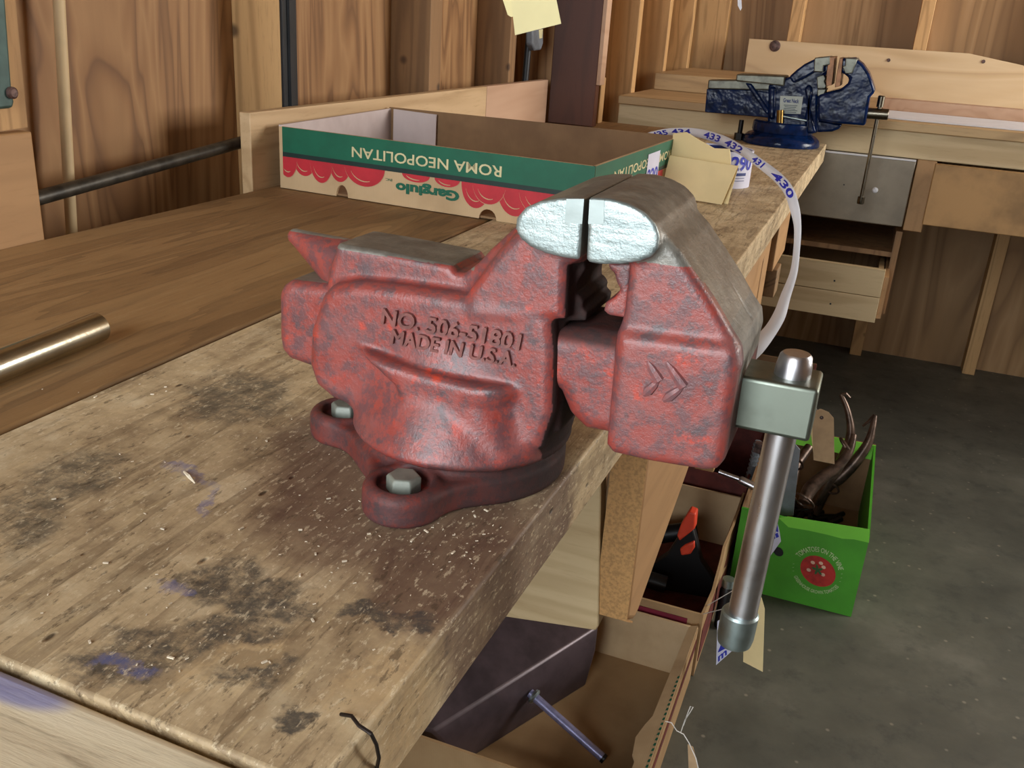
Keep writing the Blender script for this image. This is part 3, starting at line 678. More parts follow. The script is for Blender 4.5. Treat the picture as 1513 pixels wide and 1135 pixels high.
# ------------------------------------------------------------------ tomato box
def up(p, z): return V(p[0], p[1], z)
FL, FR, BR, BL = V(-.8135, 1.172, B), V(-.329, 1.150, B), V(-.3135, 1.552, B), V(-.826, 1.530, B)
HB = .0885
tb = thing('produce_box', 'shallow open tomato box with dark green band on the bench before the backsplash', 'cardboard box', (FL+BR)/2)
def wall_poly(p, q, z0, z1, t, notch=()):
    """panel from p to q with half-round hand notches in its lower edge; t: inward thickness vector"""
    L = np.linalg.norm(q-p); e = (q-p)/L; P = [up(p, z1), up(p, z0)]
    for s, r, h in notch: P += [up(p+e*(s*L+r*math.cos(a)), z0+h*math.sin(a) if 0 < math.sin(a) else z0) for a in np.linspace(math.pi, 0, 10)]
    P += [up(q, z0), up(q, z1)]; return MB().prism(P, t)
T4 = .004
e = (FR-FL)/np.linalg.norm(FR-FL); nin = V(-e[1], e[0], 0)
fp = obj('front_panel', wall_poly(FL, FR, B+.0005, B+HB, nin*T4, ((.222, .010, .017), (.70, .013, .014))), 'kraft_light', tb, smooth=False)
es = (BR-FR)/np.linalg.norm(BR-FR); nis = V(-es[1], es[0], 0)
sp = obj('side_panel', wall_poly(FR, BR, B+.0005, B+HB, nis*T4), 'kraft_light', tb, smooth=False)
eb = (BL-BR)/np.linalg.norm(BL-BR); obj('back_panel', wall_poly(BR, BL, B+.0005, B+HB+.004, V(-eb[1], eb[0], 0)*T4), 'kraft_in', tb, smooth=False)
el = (FL-BL)/np.linalg.norm(FL-BL); obj('side_panel', wall_poly(BL, FL, B+.0005, B+HB+.002, V(-el[1], el[0], 0)*T4), 'kraft_white', tb, smooth=False)['label'] = 'side with whitish inner liner'
mb = MB(); mb.prism([up(FL+V(.004, .004, 0), B+.0008), up(FR+V(-.004, .004, 0), B+.0008), up(BR+V(-.004, -.004, 0), B+.0008), up(BL+V(.004, -.004, 0), B+.0008)], (0, 0, .003)); obj('bottom', mb, 'kraft_in', tb, smooth=False)
mb = MB(); k0 = BL+(FL-BL)*.0; mb.prism([up(BL+V(.012, -.010, 0), B+.006), up(BL+V(.095, -.008, 0), B+.006), up(BL+V(.095, -.008, 0), B+HB), up(BL+V(.012, -.010, 0), B+HB+.002)], (0, .003, 0)); obj('corner_flap', mb, 'kraft_white', tb, smooth=False)
# print on the front: points (s along 0..1, height)
def face(p, q, n): 
    return lambda s, z, o=.0003: up(p+(q-p)*s, B+z)-n*o
FF = face(FL, FR, nin); SS = face(FR, BR, nis)
def band(fn, z0, z1, o, s0=.0, s1=1.0): return MB().add([fn(s0, z0, o), fn(s1, z0, o), fn(s1, z1, o), fn(s0, z1, o)], [(0, 1, 2, 3)])
obj('printed_band', band(FF, .0530, HB, .0004, .012), 'print_green', fp); obj('printed_band', band(FF, .0465, .0530, .0004, .012), 'print_dkgreen', fp)
obj('printed_band', band(SS, .052, HB, .0004), 'print_green', sp); obj('printed_band', band(SS, .046, .052, .0004), 'print_dkgreen', sp)
def half_disc(fn, s, rs, rz, o, zt=.0465, z0=None):
    z0 = zt if z0 is None else z0
    P = [(s+rs*math.cos(a), min(zt, z0+rz*math.sin(a))) for a in np.linspace(math.pi, 2*math.pi, 22)]
    return P
toms = [(.03, .035, .030), (.09, .040, .024), (.15, .040, .031), (.215, .036, .025), (.30, .068, .027), (.47, .045, .010), (.57, .040, .011), (.66, .045, .033), (.70, .05, .026), (.78, .055, .036), (.85, .06, .03), (.92, .06, .034), (.96, .045, .026)]
mb = MB(); HL = []
for i, (s, rs, rz) in enumerate(toms):
    ml = MB()
    o = .0004+.00006*(i % 4); P = half_disc(FF, s, rs, rz, o); P = [(max(.012, min(.999, a)), b) for a, b in P]
    if i in (0, 5): mb = MB()
    mb.add([FF(a, b, o) for a, b in P], [tuple(range(len(P)))])
    if i in (4, 12): obj('printed_tomatoes', mb, 'print_red', fp, fix=False, smooth=False)
    HL.append(ml)
    arc = [(s+rs*.72*math.cos(a), .0465+rz*.74*math.sin(a)) for a in np.linspace(math.pi*1.12, math.pi*1.62, 9)]
    arc = [q for q in arc if q[0] > .014]
    for j in range(len(arc)-1):
        (a, b), (c, d_) = arc[j], arc[j+1]; wz = .0007+.0008*math.sin(math.pi*(j+.5)/(len(arc)-1)); ml.add([FF(a, b, .0009), FF(c, d_, .0009), FF(c, d_+wz, .0009), FF(a, b+wz, .0009)], [(0, 1, 2, 3)])
    ring = [(s+rs*math.cos(a), .0465+rz*math.sin(a)) for a in np.linspace(math.pi*1.04, math.pi*1.96, 17)]
    if i % 2 == 0:
        for j in range(16):
            (a, b), (c, d_) = ring[j], ring[j+1]
            if min(a, c) > .014 and max(a, c) < .998: ml.add([FF(a, b, .00085), FF(c, d_, .00085), FF(c, d_+.0007, .00085), FF(a, b+.0007, .00085)], [(0, 1, 2, 3)])

for ml in HL: obj('printed_highlight', ml, 'kraft_light', fp, fix=False, smooth=False)
obj('printed_band', band(SS, .010, .046, .0004, .0, .85), 'print_red', sp)
def inv_text(fn, s, a, z0, b, z1, o, mat, par, bold=.012):
    """upside-down lettering: reads when the box is turned over; a = s of its left end in the photo"""
    mb = MB(); P = fn(b, z1, o); put_text(mb, s, P, fn(a, z1, o)-P, fn(b, z0, o)-P, None, bold); return obj('printed_lettering', mb, mat, par, fix=False, smooth=False)
inv_text(FF, 'ROMA NEOPOLITAN', .257, .0590, .735, .0735, .0008, 'print_cream', fp)
inv_text(FF, 'Gargiulo', .405, .0185, .610, .037, .0008, 'print_green', fp, .05)
inv_text(FF, 'INC.', .37, .033, .393, .0365, .0008, 'print_green', fp)
inv_text(SS, 'ROMA NEOPOLITAN', .20, .060, .94, .073, .0008, 'print_cream', sp)
tg = obj('price_tag', band(SS, .030, .079, .0014, .60, .765), 'lilac', sp); tg['label'] = 'white stick-on tag numbered in blue marker'
mb = MB(); P = SS(.612, .034, .0018); put_text(mb, '220', P, SS(.755, .034, .0018)-P, SS(.612, .056, .0018)-P, None, .02); obj('marker_number', mb, 'ink_blue', sp, fix=False, smooth=False)
# small black tool inside the box
c = ony(482, 190, 1.40); d = ony(512, 192, 1.40); mb = MB(); mb.tube([c, c+(d-c)*.5+V(0, 0, .003), d], [.006, .008, .0055], 12); mb.tube([d, V(d[0]+.03, 1.42, B+.0125)], [.0055, .008], 12); mb.tube([c, V(c[0]-.01, 1.44, B+.0125)], [.0055, .008], 12)
tag(obj('black_tool', mb, 'black'), 'black hand tool lying inside the tomato box at its left end', 'tool')
# ------------------------------------------------------------------ roll of number labels, manila cards
rc = V(-.262, 1.715, B); rr = .056
roll = thing('label_roll', 'upright roll of numbered paper labels with its strip trailing over the bench edge', 'label roll', rc)
mb = MB(); n = 44; ring = lambda r, z: [rc+V(r*math.cos(q), r*math.sin(q), z) for q in np.linspace(0, 2*math.pi, n, endpoint=False)]
mb.loft([ring(rr, .0005), ring(rr, .063), ring(rr-.003, .063), ring(rr-.003, .001)], True, False); mb.add([], []); obj('rolled_strip', mb, 'lilac', roll)
mb = MB(); mb.loft([ring(rr-.006, .0005), ring(rr-.006, .061), ring(rr-.009, .061), ring(rr-.009, .001)], True, False); obj('printed_core', mb, 'deep_blue', roll)
def rollpt(a, z, o=.0006): return rc+V((rr+o)*math.cos(a), (rr+o)*math.sin(a), z)
def wrap_text(mb, s, a0, a1, z0, z1, bold=.03, shear=0):
    vs, fs = text_geo(s, 1, bold); lo, hi = vs.min(0), vs.max(0); w = (vs-lo)/(hi-lo+1e-9); mb.add([rollpt(a0+(a1-a0)*p[0], z0+(z1-z0)*p[1]) for p in w], fs)
mb = MB(); wrap_text(mb, '290', -1.08, -.20, .031, .056); obj('marker_number', mb, 'ink_blue', roll, fix=False, smooth=False)
mb = MB()
for z0, z1 in ((.0225, .0275),):
    aa = np.linspace(-1.10, -.45, 9)
    for i in range(8): mb.add([rollpt(aa[i], z0), rollpt(aa[i+1], z0), rollpt(aa[i+1], z1), rollpt(aa[i], z1)], [(0, 1, 2, 3)])
aa = np.linspace(-1.0, -.5, 7)
for zz in (.018, .0135):
    for i in range(6): mb.add([rollpt(aa[i], zz), rollpt(aa[i+1], zz), rollpt(aa[i+1], zz+.0010), rollpt(aa[i], zz+.001)], [(0, 1, 2, 3)])
obj('printed_mark', mb, 'deep_blue', roll, fix=False, smooth=False)
#      upper-edge px, lower-edge px, distance along the bench
rib = [((957, 196), (966, 206), 1.80), ((985, 190), (990, 200), 1.79), ((1020, 189), (1020, 201), 1.76), ((1050, 194), (1046, 207), 1.73), ((1078, 204), (1070, 217), 1.69), ((1103, 219), (1095, 230), 1.64), ((1130, 238), (1120, 248), 1.60), ((1156, 258), (1144, 268), 1.56), ((1172, 278), (1159, 287), 1.53), ((1181, 305), (1167, 310), 1.51), ((1184, 335), (1173, 336), 1.50), ((1182, 370), (1172, 369), 1.49), ((1178, 405), (1167, 402), 1.48), ((1168, 440), (1154, 434), 1.47), ((1160, 470), (1144, 460), 1.46), ((1146, 495), (1130, 483), 1.45), ((1128, 520), (1112, 500), 1.44), ((1108, 540), (1092, 518), 1.435)]
A_ = np.array([ony(*a, y) for a, b, y in rib]); B_ = np.array([ony(*b, y) for a, b, y in rib])
def cr(Pm, t):
    i = int(min(max(math.floor(t), 0), len(Pm)-2)); u = t-i; p0, p1, p2, p3 = Pm[max(i-1, 0)], Pm[i], Pm[i+1], Pm[min(i+2, len(Pm)-1)]
    return .5*((2*p1)+(-p0+p2)*u+(2*p0-5*p1+4*p2-p3)*u*u+(-p0+3*p1-3*p2+p3)*u**3)
tt = np.linspace(0, len(rib)-1, 90); vs = []
for t in tt: vs += [cr(A_, t), cr(B_, t)]
mb = MB(); mb.add(vs, [(2*i, 2*i+1, 2*i+3, 2*i+2) for i in range(89)]); o = obj('trailing_strip', mb, 'paper', roll); sd = o.modifiers.new('thickness', 'SOLIDIFY'); sd.thickness = .0004; sd.offset = 0
def rib_text(s, t0, t1, v0=.15, v1=.85):
    vs, fs = text_geo(s, 1, .03); lo, hi = vs.min(0), vs.max(0); w = (vs-lo)/(hi-lo+1e-9); P = []
    for p in w:
        t = t0+(t1-t0)*p[0]; a, b = cr(A_, t), cr(B_, t); P.append(b+(a-b)*(v0+(v1-v0)*p[1])+(CAM-a)/np.linalg.norm(CAM-a)*.0012)
    mb = MB(); mb.add(P, fs); obj('marker_number', mb, 'ink_blue', roll, fix=False, smooth=False)
for s, a, b in (('435', .2, .95), ('434', 1.15, 2.0), ('433', 2.7, 3.6), ('432', 3.9, 4.9), ('431', 5.5, 6.1), ('430', 6.6, 8.4)): rib_text(s, a, b)
def card(name, lst, y, t, mat, label, cat, group, lean=0):
    P = pxy(lst, y); zb = min(p[2] for p in P); P = [p+V(0, 0, B+.0006-zb)+V(0, lean*(p[2]-zb), 0) for p in P]
    mb = MB(); mb.prism(P, (0, t, 0)); return tag(obj(name, mb, mat, smooth=False), label, cat, group)
card('manila_card', [(988, 231), (1089, 247), (1066, 303), (975, 288)], 1.500, .004, 'manila', 'front manila card with a square top edge leaning by the label roll', 'card', 'manila cards by the label roll', .12)
card('manila_card', [(991, 209), (1010, 207), (1030, 219), (1052, 231), (1075, 232), (1077, 252), (1058, 308), (985, 296)], 1.525, .004, 'manila', 'tall manila card with a curved notch in its top edge, behind the front one', 'card', 'manila cards by the label roll', .12)
card('manila_card', [(1060, 250), (1090, 248), (1075, 304), (1060, 302)], 1.512, .002, 'manila', 'slanted manila card edge showing right of the front manila card', 'card', 'manila cards by the label roll', .12)
# ------------------------------------------------------------------ the blue vise
YB = 2.47; bc = V(-.236, YB, B)
bv = thing('bench_vise', 'navy blue bench vise with a pale sticker on the far end of the bench', 'vise', bc)
zf = lambda x, y: (1020+x*.2115, 70+y*.2115)         # reading scale of the close-up
ZP = lambda l: [zf(*p) for p in l]
def bvp(name, lst, y0, y1, mat, par=bv, bev=.004, seg=2, yref=None):
    mb = MB(); P = pxy(ZP(lst), YB-.04 if yref is None else yref); mb.prism([V(p[0], y0, p[2]) for p in P], (0, y1-y0, 0)); return obj(name, mb, mat, par, bevel=bev, seg=seg)
Y0, Y1 = YB-.05, YB+.05
mb = MB(); mb.lathe([(0, .0005), (.093, .0005), (.094, .006), (.091, .016), (.082, .024), (.072, .028), (.070, .032), (0, .032)], bc, 48); obj('fixed_base', mb, 'blue', bv, ang=50)
mb = MB(); mb.lathe([(0, .030), (.073, .030), (.0745, .034), (.073, .052), (.068, .056), (0, .056)], bc, 48); obj('swivel_ring', mb, 'blue', bv)
bvp('slide_bar', [(115, 292), (108, 290), (94, 455), (500, 490), (900, 530), (900, 360), (420, 300)], YB-.027, YB+.027, 'blue')
bvp('slide_plate', [(118, 228), (112, 292), (420, 300), (640, 300), (640, 232)], YB-.026, YB+.026, 'greyplate', bev=.003)
fb = bvp('fixed_body', [(540, 262), (690, 205), (740, 160), (800, 115), (868, 82), (975, 66), (972, 168), (935, 195), (938, 235), (950, 275), (925, 320), (888, 345), (888, 602), (700, 610), (540, 560), (535, 505)], YB-.030, YB+.030, 'blue', bev=.006, seg=3)
bvp('jaw_head', [(690, 206), (740, 160), (800, 115), (868, 82), (945, 68), (945, 170), (868, 175), (800, 215), (720, 250)], Y0, Y1, 'blue', bev=.005, seg=3)
bvp('rib', [(795, 290), (825, 255), (850, 275), (855, 330), (835, 420), (880, 600), (810, 605), (795, 500), (815, 400)], YB-.040, YB+.040, 'blue', fb, .006)
bvp('rib', [(548, 275), (598, 275), (590, 505), (545, 505)], YB-.038, YB+.038, 'blue', fb, .006)
bvp('rib', [(378, 248), (425, 255), (552, 440), (545, 475), (520, 460)], YB-.034, YB+.034, 'blue', fb, .004)
bvp('web', [(400, 255), (575, 270), (560, 470)], YB-.012, YB+.012, 'blue', fb)
bvp('anvil_plate', [(325, 186), (655, 200), (665, 202), (655, 270), (318, 235)], YB-.044, YB+.044, 'greyplate', bev=.003)
bvp('moving_jaw', [(1048, 75), (1150, 72), (1205, 115), (1250, 180), (1272, 240), (1290, 300), (1282, 320), (1255, 350), (1222, 548), (1000, 530), (890, 512), (888, 350), (905, 330), (985, 305), (1050, 290), (1100, 250), (1112, 215), (1080, 190), (1048, 170)], YB-.045, YB+.045, 'blue', bev=.006, seg=3)
bvp('lower_slide', [(870, 505), (1062, 540), (1035, 575), (985, 595), (872, 600)], YB-.022, YB+.022, 'blue', bev=.006)
bvp('jaw_plate', [(872, 72), (978, 62), (978, 120), (935, 128), (930, 172), (866, 168)], Y0-.006, Y1+.004, 'greyplate', bev=.002)
bvp('jaw_plate', [(1085, 72), (1172, 78), (1132, 180), (1085, 184), (1062, 130), (1085, 125)], Y0-.006, Y1+.004, 'greyplate', bev=.002)
bvp('jaw_face', [(972, 66), (1012, 64), (992, 262), (950, 270), (955, 170)], Y0-.004, Y1+.004, 'copper', bev=.001)
bvp('jaw_face', [(1046, 72), (1070, 74), (1048, 270), (1012, 278), (1022, 200)], Y0-.004, Y1+.004, 'copper', bev=.001)
bvp('pipe_jaw', [(880, 205), (930, 190), (945, 215), (936, 240), (950, 270), (938, 290), (885, 290)], YB-.034, YB+.034, 'greyplate', bev=.002)
bvp('pipe_jaw', [(885, 292), (950, 292), (930, 335), (908, 350), (885, 340)], YB-.034, YB+.034, 'greyplate', bev=.002)
st = bvp('sticker', [(625, 340), (785, 346), (768, 468), (620, 462)], YB-.0306, YB-.0295, 'sticker', fb, 0)
def st_text(s, a, b, c):
    y = YB-.0311; P = lambda q: (lambda w: V(w[0], y, w[2]))(ony(*zf(*q), YB-.04)); o = P(a); put_text(mb, s, o, P(b)-o, P(c)-o, None, .03)
mb = MB(); st_text('Great Neck', (645, 385), (755, 393), (648, 355)); obj('printed_lettering', mb, 'deep_blue', st, fix=False, smooth=False)
mb = MB()
for i, yy in enumerate((402, 414, 426, 438, 450)):
    y = YB-.0311; q = [ony(*zf(650+6*(i % 2), yy), YB-.04), ony(*zf(745-8*(i % 3), yy+5), YB-.04), ony(*zf(745-8*(i % 3), yy+10), YB-.04), ony(*zf(650+6*(i % 2), yy+5), YB-.04)]; mb.add([V(p[0], y, p[2]) for p in q], [(0, 1, 2, 3)])
obj('printed_lines', mb, 'ink_grey', st, fix=False, smooth=False)
def zp(x, y, yy): return ony(*zf(x, y), yy)
mb = MB(); a, b = zp(625, 525, YB-.045), zp(628, 438, YB-.045); mb.tube([a, b], .0085, 16); lk = obj('lock_bolt', mb, 'brass', bv)
mb = MB(); mb.tube([zp(650, 482, YB-.047), zp(812, 512, YB-.047)], .0024, 10); obj('lock_lever', mb, 'zinc', bv)
mb = MB(); a, b = zp(350, 640, YB-.03), zp(385, 505, YB-.03); c = V(-.338, YB-.005, B+.001)
mb.tube([c, c+V(0, 0, .016)], .013, 6); mb.tube([c+V(0, 0, .016), c+V(0, 0, .048)], .006, 10); obj('mounting_bolt', mb, 'blackiron', bv)
mb = MB(); mb.tube([zp(1225, 460, YB), zp(1384, 470, YB)], .0128, 26); obj('spindle_head', mb, 'darksteel', bv, bevel=.0015)
T2, E2 = zp(1330, 380, YB), zp(1193, 1060, YB); a2 = (E2-T2)/np.linalg.norm(E2-T2)
mb = MB(); mb.tube([T2, E2], .0046, 16); obj('handle_bar', mb, 'darksteel', bv)
mb = MB(); mb.tube([T2-a2*.014, T2-a2*.012, T2+a2*.012], [.0065, .008, .008], 18); obj('handle_knob', mb, 'darksteel', bv)
mb = MB(); mb.tube([E2-a2*.006, E2+a2*.010, E2+a2*.012], [.0085, .0085, .0072], 18); obj('handle_knob', mb, 'darksteel', bv)
# ------------------------------------------------------------------ the far bench along the back wall
YF = 2.62; ZT = .930
fbn = thing('far_workbench', 'pine workbench along the back wall behind the blue vise', 'workbench', (.6, 3.1, 0))
fo = lambda name, lo, hi, mat, par=fbn, bev=.002: obj(name, MB().box(lo, hi), mat, par, bevel=bev)
fo('top', (-.70, YF-.01, ZT-.022), (2.3, 3.58, ZT), 'shelf_wood')
fo('apron', (-.70, YF+.004, .842), (2.3, YF+.03, ZT-.0225), 'pine_x')
for x in (-.55, 1.3, 2.2): fo('leg', (x, 3.40, 0), (x+.07, 3.47, .84), 'pine_z')
for x in (-.66, .092, 1.2): fo('stile', (x, YF+.006, .66), (x+.046, YF+.05, .842), 'tan_side')
fo('rear_rail', (-.70, 3.3, .70), (2.3, 3.34, .84), 'edge_wood')
# risers seen at its left end
mb = MB(); mb.box((-.69, 2.98, ZT+.0005), (-.36, 3.56, ZT+.05)); tag(obj('wood_riser', mb, 'shelf_wood', bevel=.002), 'low wooden riser on the far bench behind the slide of the blue vise', 'riser')
bk = [ony(*p, 3.57) for p in ((1107, 57), (1355, 74), (1432, 79), (1513, 97), (1640, 130))]; zb_ = ZT+.0005
mb = MB(); mb.prism([up(bk[0], zb_)]+bk+[up(bk[-1], zb_)], (0, .024, 0)); tag(obj('plywood_backboard', mb, 'ply_board', bevel=.001), 'long pale plywood backboard with a large dark knot above the far bench', 'board')
m_ = MB(); kc = ony(1145, 68, 3.5685); m_.lathe([(0, 0), (.019, 0), (.017, -.0012), (0, -.0012)], kc, 20, 'Y'); 
kn = obj('knot', m_, 'rust', D.objects['plywood_backboard']); kn.scale = (1, 1, 1)
for q in ((1313, 89), (1453, 91)):
    m_ = MB(); m_.lathe([(0, 0), (.006, 0), (.005, -.0012), (0, -.0012)], ony(*q, 3.5685), 14, 'Y'); obj('knot', m_, 'rust', D.objects['plywood_backboard'])
mb = MB(); mb.box((-.02, 2.98, ZT+.0005), (2.2, 3.02, ZT+.034)); tag(obj('loose_board', mb, 'pink_ply', bevel=.002), 'long loose board lying along the far bench behind the white strip', 'board')
mb = MB(); mb.box((.0, 2.66, ZT+.0005), (2.2, 2.94, ZT+.004)); tag(obj('lit_top_sheet', mb, 'paper', bevel=.001), 'white sheet standing in for the window-lit far bench top right of the blue vise', 'sheet')  # white sheet added to paint the window light on the bench top
# drawers
def drawer(name, label, x0, x1, z0, z1, mat, y0=None, sidem='tan_side'):
    y0 = YF if y0 is None else y0
    d = D.objects.new('drawer', None); COL.objects.link(d); d.parent = fbn; d['label'] = label
    obj('front', MB().box((x0, y0-.020, z0), (x1, y0, z1)), mat, d, bevel=.002)
    for x in (x0+.012, x1-.026): obj('side', MB().box((x, y0, z0+.012), (x+.014, y0+.45, z1-.02)), sidem, d)
    obj('bottom', MB().box((x0+.026, y0, z0+.012), (x1-.026, y0+.45, z0+.02)), sidem, d); return d
g1 = drawer('hardboard_drawer', 'grey hardboard drawer with one white screw', -.36, .088, .672, .838, 'hardboard')
sc = ony(1293, 281, YF-.0205); mb = MB(); mb.lathe([(0, .001), (.0075, .001), (.007, -.002), (.004, -.0045), (0, -.0045)], sc, 20, 'Y'); obj('screw', mb, 'paper', g1)
sc = ony(1247, 273, YF-.0205); mb = MB(); mb.lathe([(0, .001), (.0018, .001), (.0018, -.0004), (0, -.0004)], sc, 10, 'Y'); obj('hole', mb, 'black', g1)
mb = MB(); mb.box((-.36, YF-.0205, .838), (.088, YF-.001, .841)); obj('top_edge', mb, 'paper', g1)
drawer('tan_drawer', 'tan drawer with a pale left edge', .133, .62, .688, .840, 'tan_front', YF-.02)
# open cabinet with pulled out pine drawer
cab = thing('open_cabinet', 'open wooden cabinet with one pulled out pine drawer below the grey drawer', 'cabinet', (-.15, YF+.2, .30))
for x in (-.37, .078): obj('side', MB().box((x, YF+.008, .43), (x+.016, YF+.40, .655)), 'stud_brown', cab)
obj('shelf', MB().box((-.354, YF+.01, .585), (.078, YF+.40, .598)), 'stud_brown', cab)
obj('back', MB().box((-.354, YF+.40, .43), (.094, YF+.41, .655)), 'stud_brown', cab)
yD = YF-.10; zt_ = ony(1311, 400, yD)[2]; zb2 = ony(1290, 477, yD)[2]; xr_ = ony(1300, 440, yD)[0]
pd = D.objects.new('drawer', None); COL.objects.link(pd); pd.parent = cab; pd['label'] = 'pale drawer front of two pine boards'
zm = (zt_+zb2)/2-.003
obj('front_board', MB().box((xr_-.30, yD, zm+.0008), (xr_, yD+.018, zt_)), 'pine_x', pd, bevel=.001); obj('front_board', MB().box((xr_-.30, yD, zb2), (xr_, yD+.018, zm-.0008)), 'pine_x', pd, bevel=.001)
for x in (xr_-.285, xr_-.016): obj('side', MB().box((x, yD+.018, zb2+.02), (x+.013, yD+.42, zt_-.012)), 'shelf_wood', pd)
obj('bottom', MB().box((xr_-.272, yD+.018, zb2+.02), (xr_-.016, yD+.42, zb2+.028)), 'shelf_wood', pd)
obj('runner', MB().box((xr_+.001, yD+.004, zb2+.012), (xr_+.012, yD+.42, zt_-.018)), 'tan_side', pd)
for q in ((1233, 415), (1227, 449)):
    mb = MB(); mb.lathe([(0, .001), (.0026, .001), (.0026, -.0006), (0, -.0006)], ony(*q, yD), 10, 'Y'); obj('hole', mb, 'black', pd)
# ------------------------------------------------------------------ boxes on the floor
def open_box(name, label, xa, xb, ya, yb, z0, h, mats, t=.005, flare=.0, tops=None):
    d = thing(name, label, 'cardboard box', ((xa+xb)/2, (ya+yb)/2, z0)); o, i_, bt = mats
    zt = z0+h
    obj('front_panel', MB().box((xa, ya, z0+.0005), (xb, ya+t, zt)), o, d, smooth=False)
    obj('back_panel', MB().box((xa, yb-t, z0+.0005), (xb, yb, zt)), i_, d, smooth=False)
    obj('side_panel', MB().box((xa, ya+t, z0+.0005), (xa+t, yb-t, zt)), i_, d, smooth=False)
    if tops:
        P = [V(xb-t, ya+t, z0+.0005)]+[V(xb-t+dx, y, z) for y, z, dx in tops]+[V(xb-t, yb-t, z0+.0005)]
        obj('side_panel', MB().prism(P, (t, 0, 0)), o, d, smooth=False)
    else: obj('side_panel', MB().box((xb-t, ya+t, z0+.0005), (xb, yb-t, zt)), o, d, smooth=False)
    obj('bottom', MB().box((xa+t, ya+t, z0+.0005), (xb-t, yb-t, z0+.005)), bt, d, smooth=False); return d
bxA = open_box('cardboard_box', 'open plain cardboard box under the near end of the bench with a rod inside', -.56, -.142, .99, 1.448, 0, .115, ('kraft', 'kraft_light', 'kraft'))
mb = MB()                                     # folded-over rim along the right wall, torn at its inner edge
rim = [(-.1430, 1.446), (-.1430, .994), (-.166, .994), (-.166, 1.085), (-.173, 1.10), (-.178, 1.14), (-.171, 1.17), (-.164, 1.19), (-.162, 1.30), (-.158, 1.446)]
mb.prism([V(x, y, .1175+(x+.143)*.42) for x, y in rim], (0, 0, .0032)); rf = obj('folded_rim', mb, 'kraft_light', bxA, smooth=False)
mb = MB()
for y in np.arange(1.05, 1.30, .012):
    c = V(-.1455, y, .1202); mb.add([c+V(-.0022, -.003, -.0009), c+V(.0016, -.004, .0007), c+V(.0020, .002, .0009), c+V(-.0010, .003, -.0004)], [(0, 1, 2, 3)])
k_ = obj('printed_dashes', mb, 'print_green', rf, fix=False, smooth=False)
mb = MB(); mb.box((-.1418, .992, .075), (-.1408, 1.446, .092)); obj('printed_band', mb, 'red_card', bxA)
mb = MB(); y_ = .9895; P = V(-.245, y_, .108)
put_text(mb, 'ECE', V(-.215, y_, .104), V(-.055, 0, 0), V(0, 0, -.022), None, .02); obj('printed_lettering', mb, 'print_green', bxA, fix=False, smooth=False)
bxB = open_box('cardboard_box', 'cardboard box with a maroon band holding black clamps, behind the plain box', -.46, -.138, 1.460, 1.955, 0, .135, ('kraft', 'kraft_in', 'red_card'),
               tops=[(1.465, .135, 0), (1.56, .128, .003), (1.64, .150, .002), (1.70, .146, -.002), (1.76, .165, .004), (1.85, .158, .002), (1.95, .150, 0)])
D.objects[bxB.children[0].name].data.materials[0] = M['kraft_light']
mb = MB(); mb.box((-.44, 1.4585, .095), (-.165, 1.4598, .120)); obj('printed_band', mb, 'maroon', bxB)
mb = MB(); mb.box((-.1378, 1.48, .02), (-.1368, 1.94, .09)); obj('printed_band', mb, 'red_card', bxB)
# dark metal hopper with a rod, lying in the plain box
hp = thing('metal_hopper', 'dark purplish sheet metal hopper lying in the plain cardboard box', 'hopper', (-.33, 1.25, .006))
q = lambda x, y, z: onz(x, y, z)
A1, A2, A3, A4 = q(885, 925, .125), q(880, 962, .085), q(655, 1098, .085), q(640, 1080, .105)
C1, C2 = q(770, 880, .16), q(560, 1060, .13)
for w_ in (A1, A2, A3, A4, C1, C2): w_[0] = min(w_[0], -.165)
mb = MB(); low_ = lambda p: up(p, .0065)+V(-.01, 0, 0)
rings = [[A4, A3, low_(A3), low_(C2), C2], [A1, A2, low_(A2), low_(C1), C1]]
mb.loft(rings); obj('body', mb, 'darkbin', hp, bevel=.004)
T3, E3 = q(790, 1030, .078), q(893, 1122, .030)
rod = thing('steel_rod', 'dark blued steel rod with a flanged end sticking out of the dark hopper', 'rod', E3)
a3 = (E3-T3)/np.linalg.norm(E3-T3); mb = MB(); mb.tube([T3-a3*.01, E3], .0074, 18); obj('shaft', mb, 'bluesteel', rod)
mb = MB(); mb.tube([T3-a3*.004, T3+a3*.0, T3+a3*.003], [.012, .0135, .010], 18); obj('flange', mb, 'zinc', rod)
mb = MB(); mb.tube([E3-a3*.004, E3+a3*.001], [.0082, .0078], 18); obj('end_cap', mb, 'blackiron', rod)
# clamps in the middle box
def clamp(name, label, pts, yy, tip, tip2):
    d = thing(name, label, 'clamp', up(ony(*pts[0], yy), .006))
    mb = MB(); pprism(mb, pts, yy, yy+.022); mb.v = [(x, y, max(z, .0062)) for x, y, z in mb.v]; obj('body', mb, 'black', d, bevel=.003)
    mb = MB(); pprism(mb, tip, yy-.003, yy+.026); obj('jaw_pad', mb, 'orange', d, bevel=.003)['label'] = 'orange rubber jaw pad'
    if tip2:
        mb = MB(); pprism(mb, tip2, yy-.006, yy+.020); obj('jaw_pad', mb, 'orange', d, bevel=.004)['label'] = 'orange rubber jaw pad'
    return d
clamp('hand_clamp', 'black hand clamp with two orange pads in the maroon banded box', [(1004, 790), (1022, 775), (1032, 812), (1036, 830), (1058, 862), (1050, 885), (960, 872), (940, 850), (985, 820)], 1.70, [(1018, 756), (1028, 760), (1026, 782), (1014, 792), (1004, 800), (1000, 792), (1006, 775)], [(1012, 806), (1026, 800), (1026, 810), (1020, 820), (1006, 822), (1004, 812)])
mb = MB(); mb.tube([V(-.42, 1.62, .03), V(-.33, 1.64, .065), V(-.24, 1.65, .055)], .018, 12); tag(obj('clamp_bar', mb, 'black'), 'bent black clamp bar lying left of the orange padded clamp', 'clamp bar')
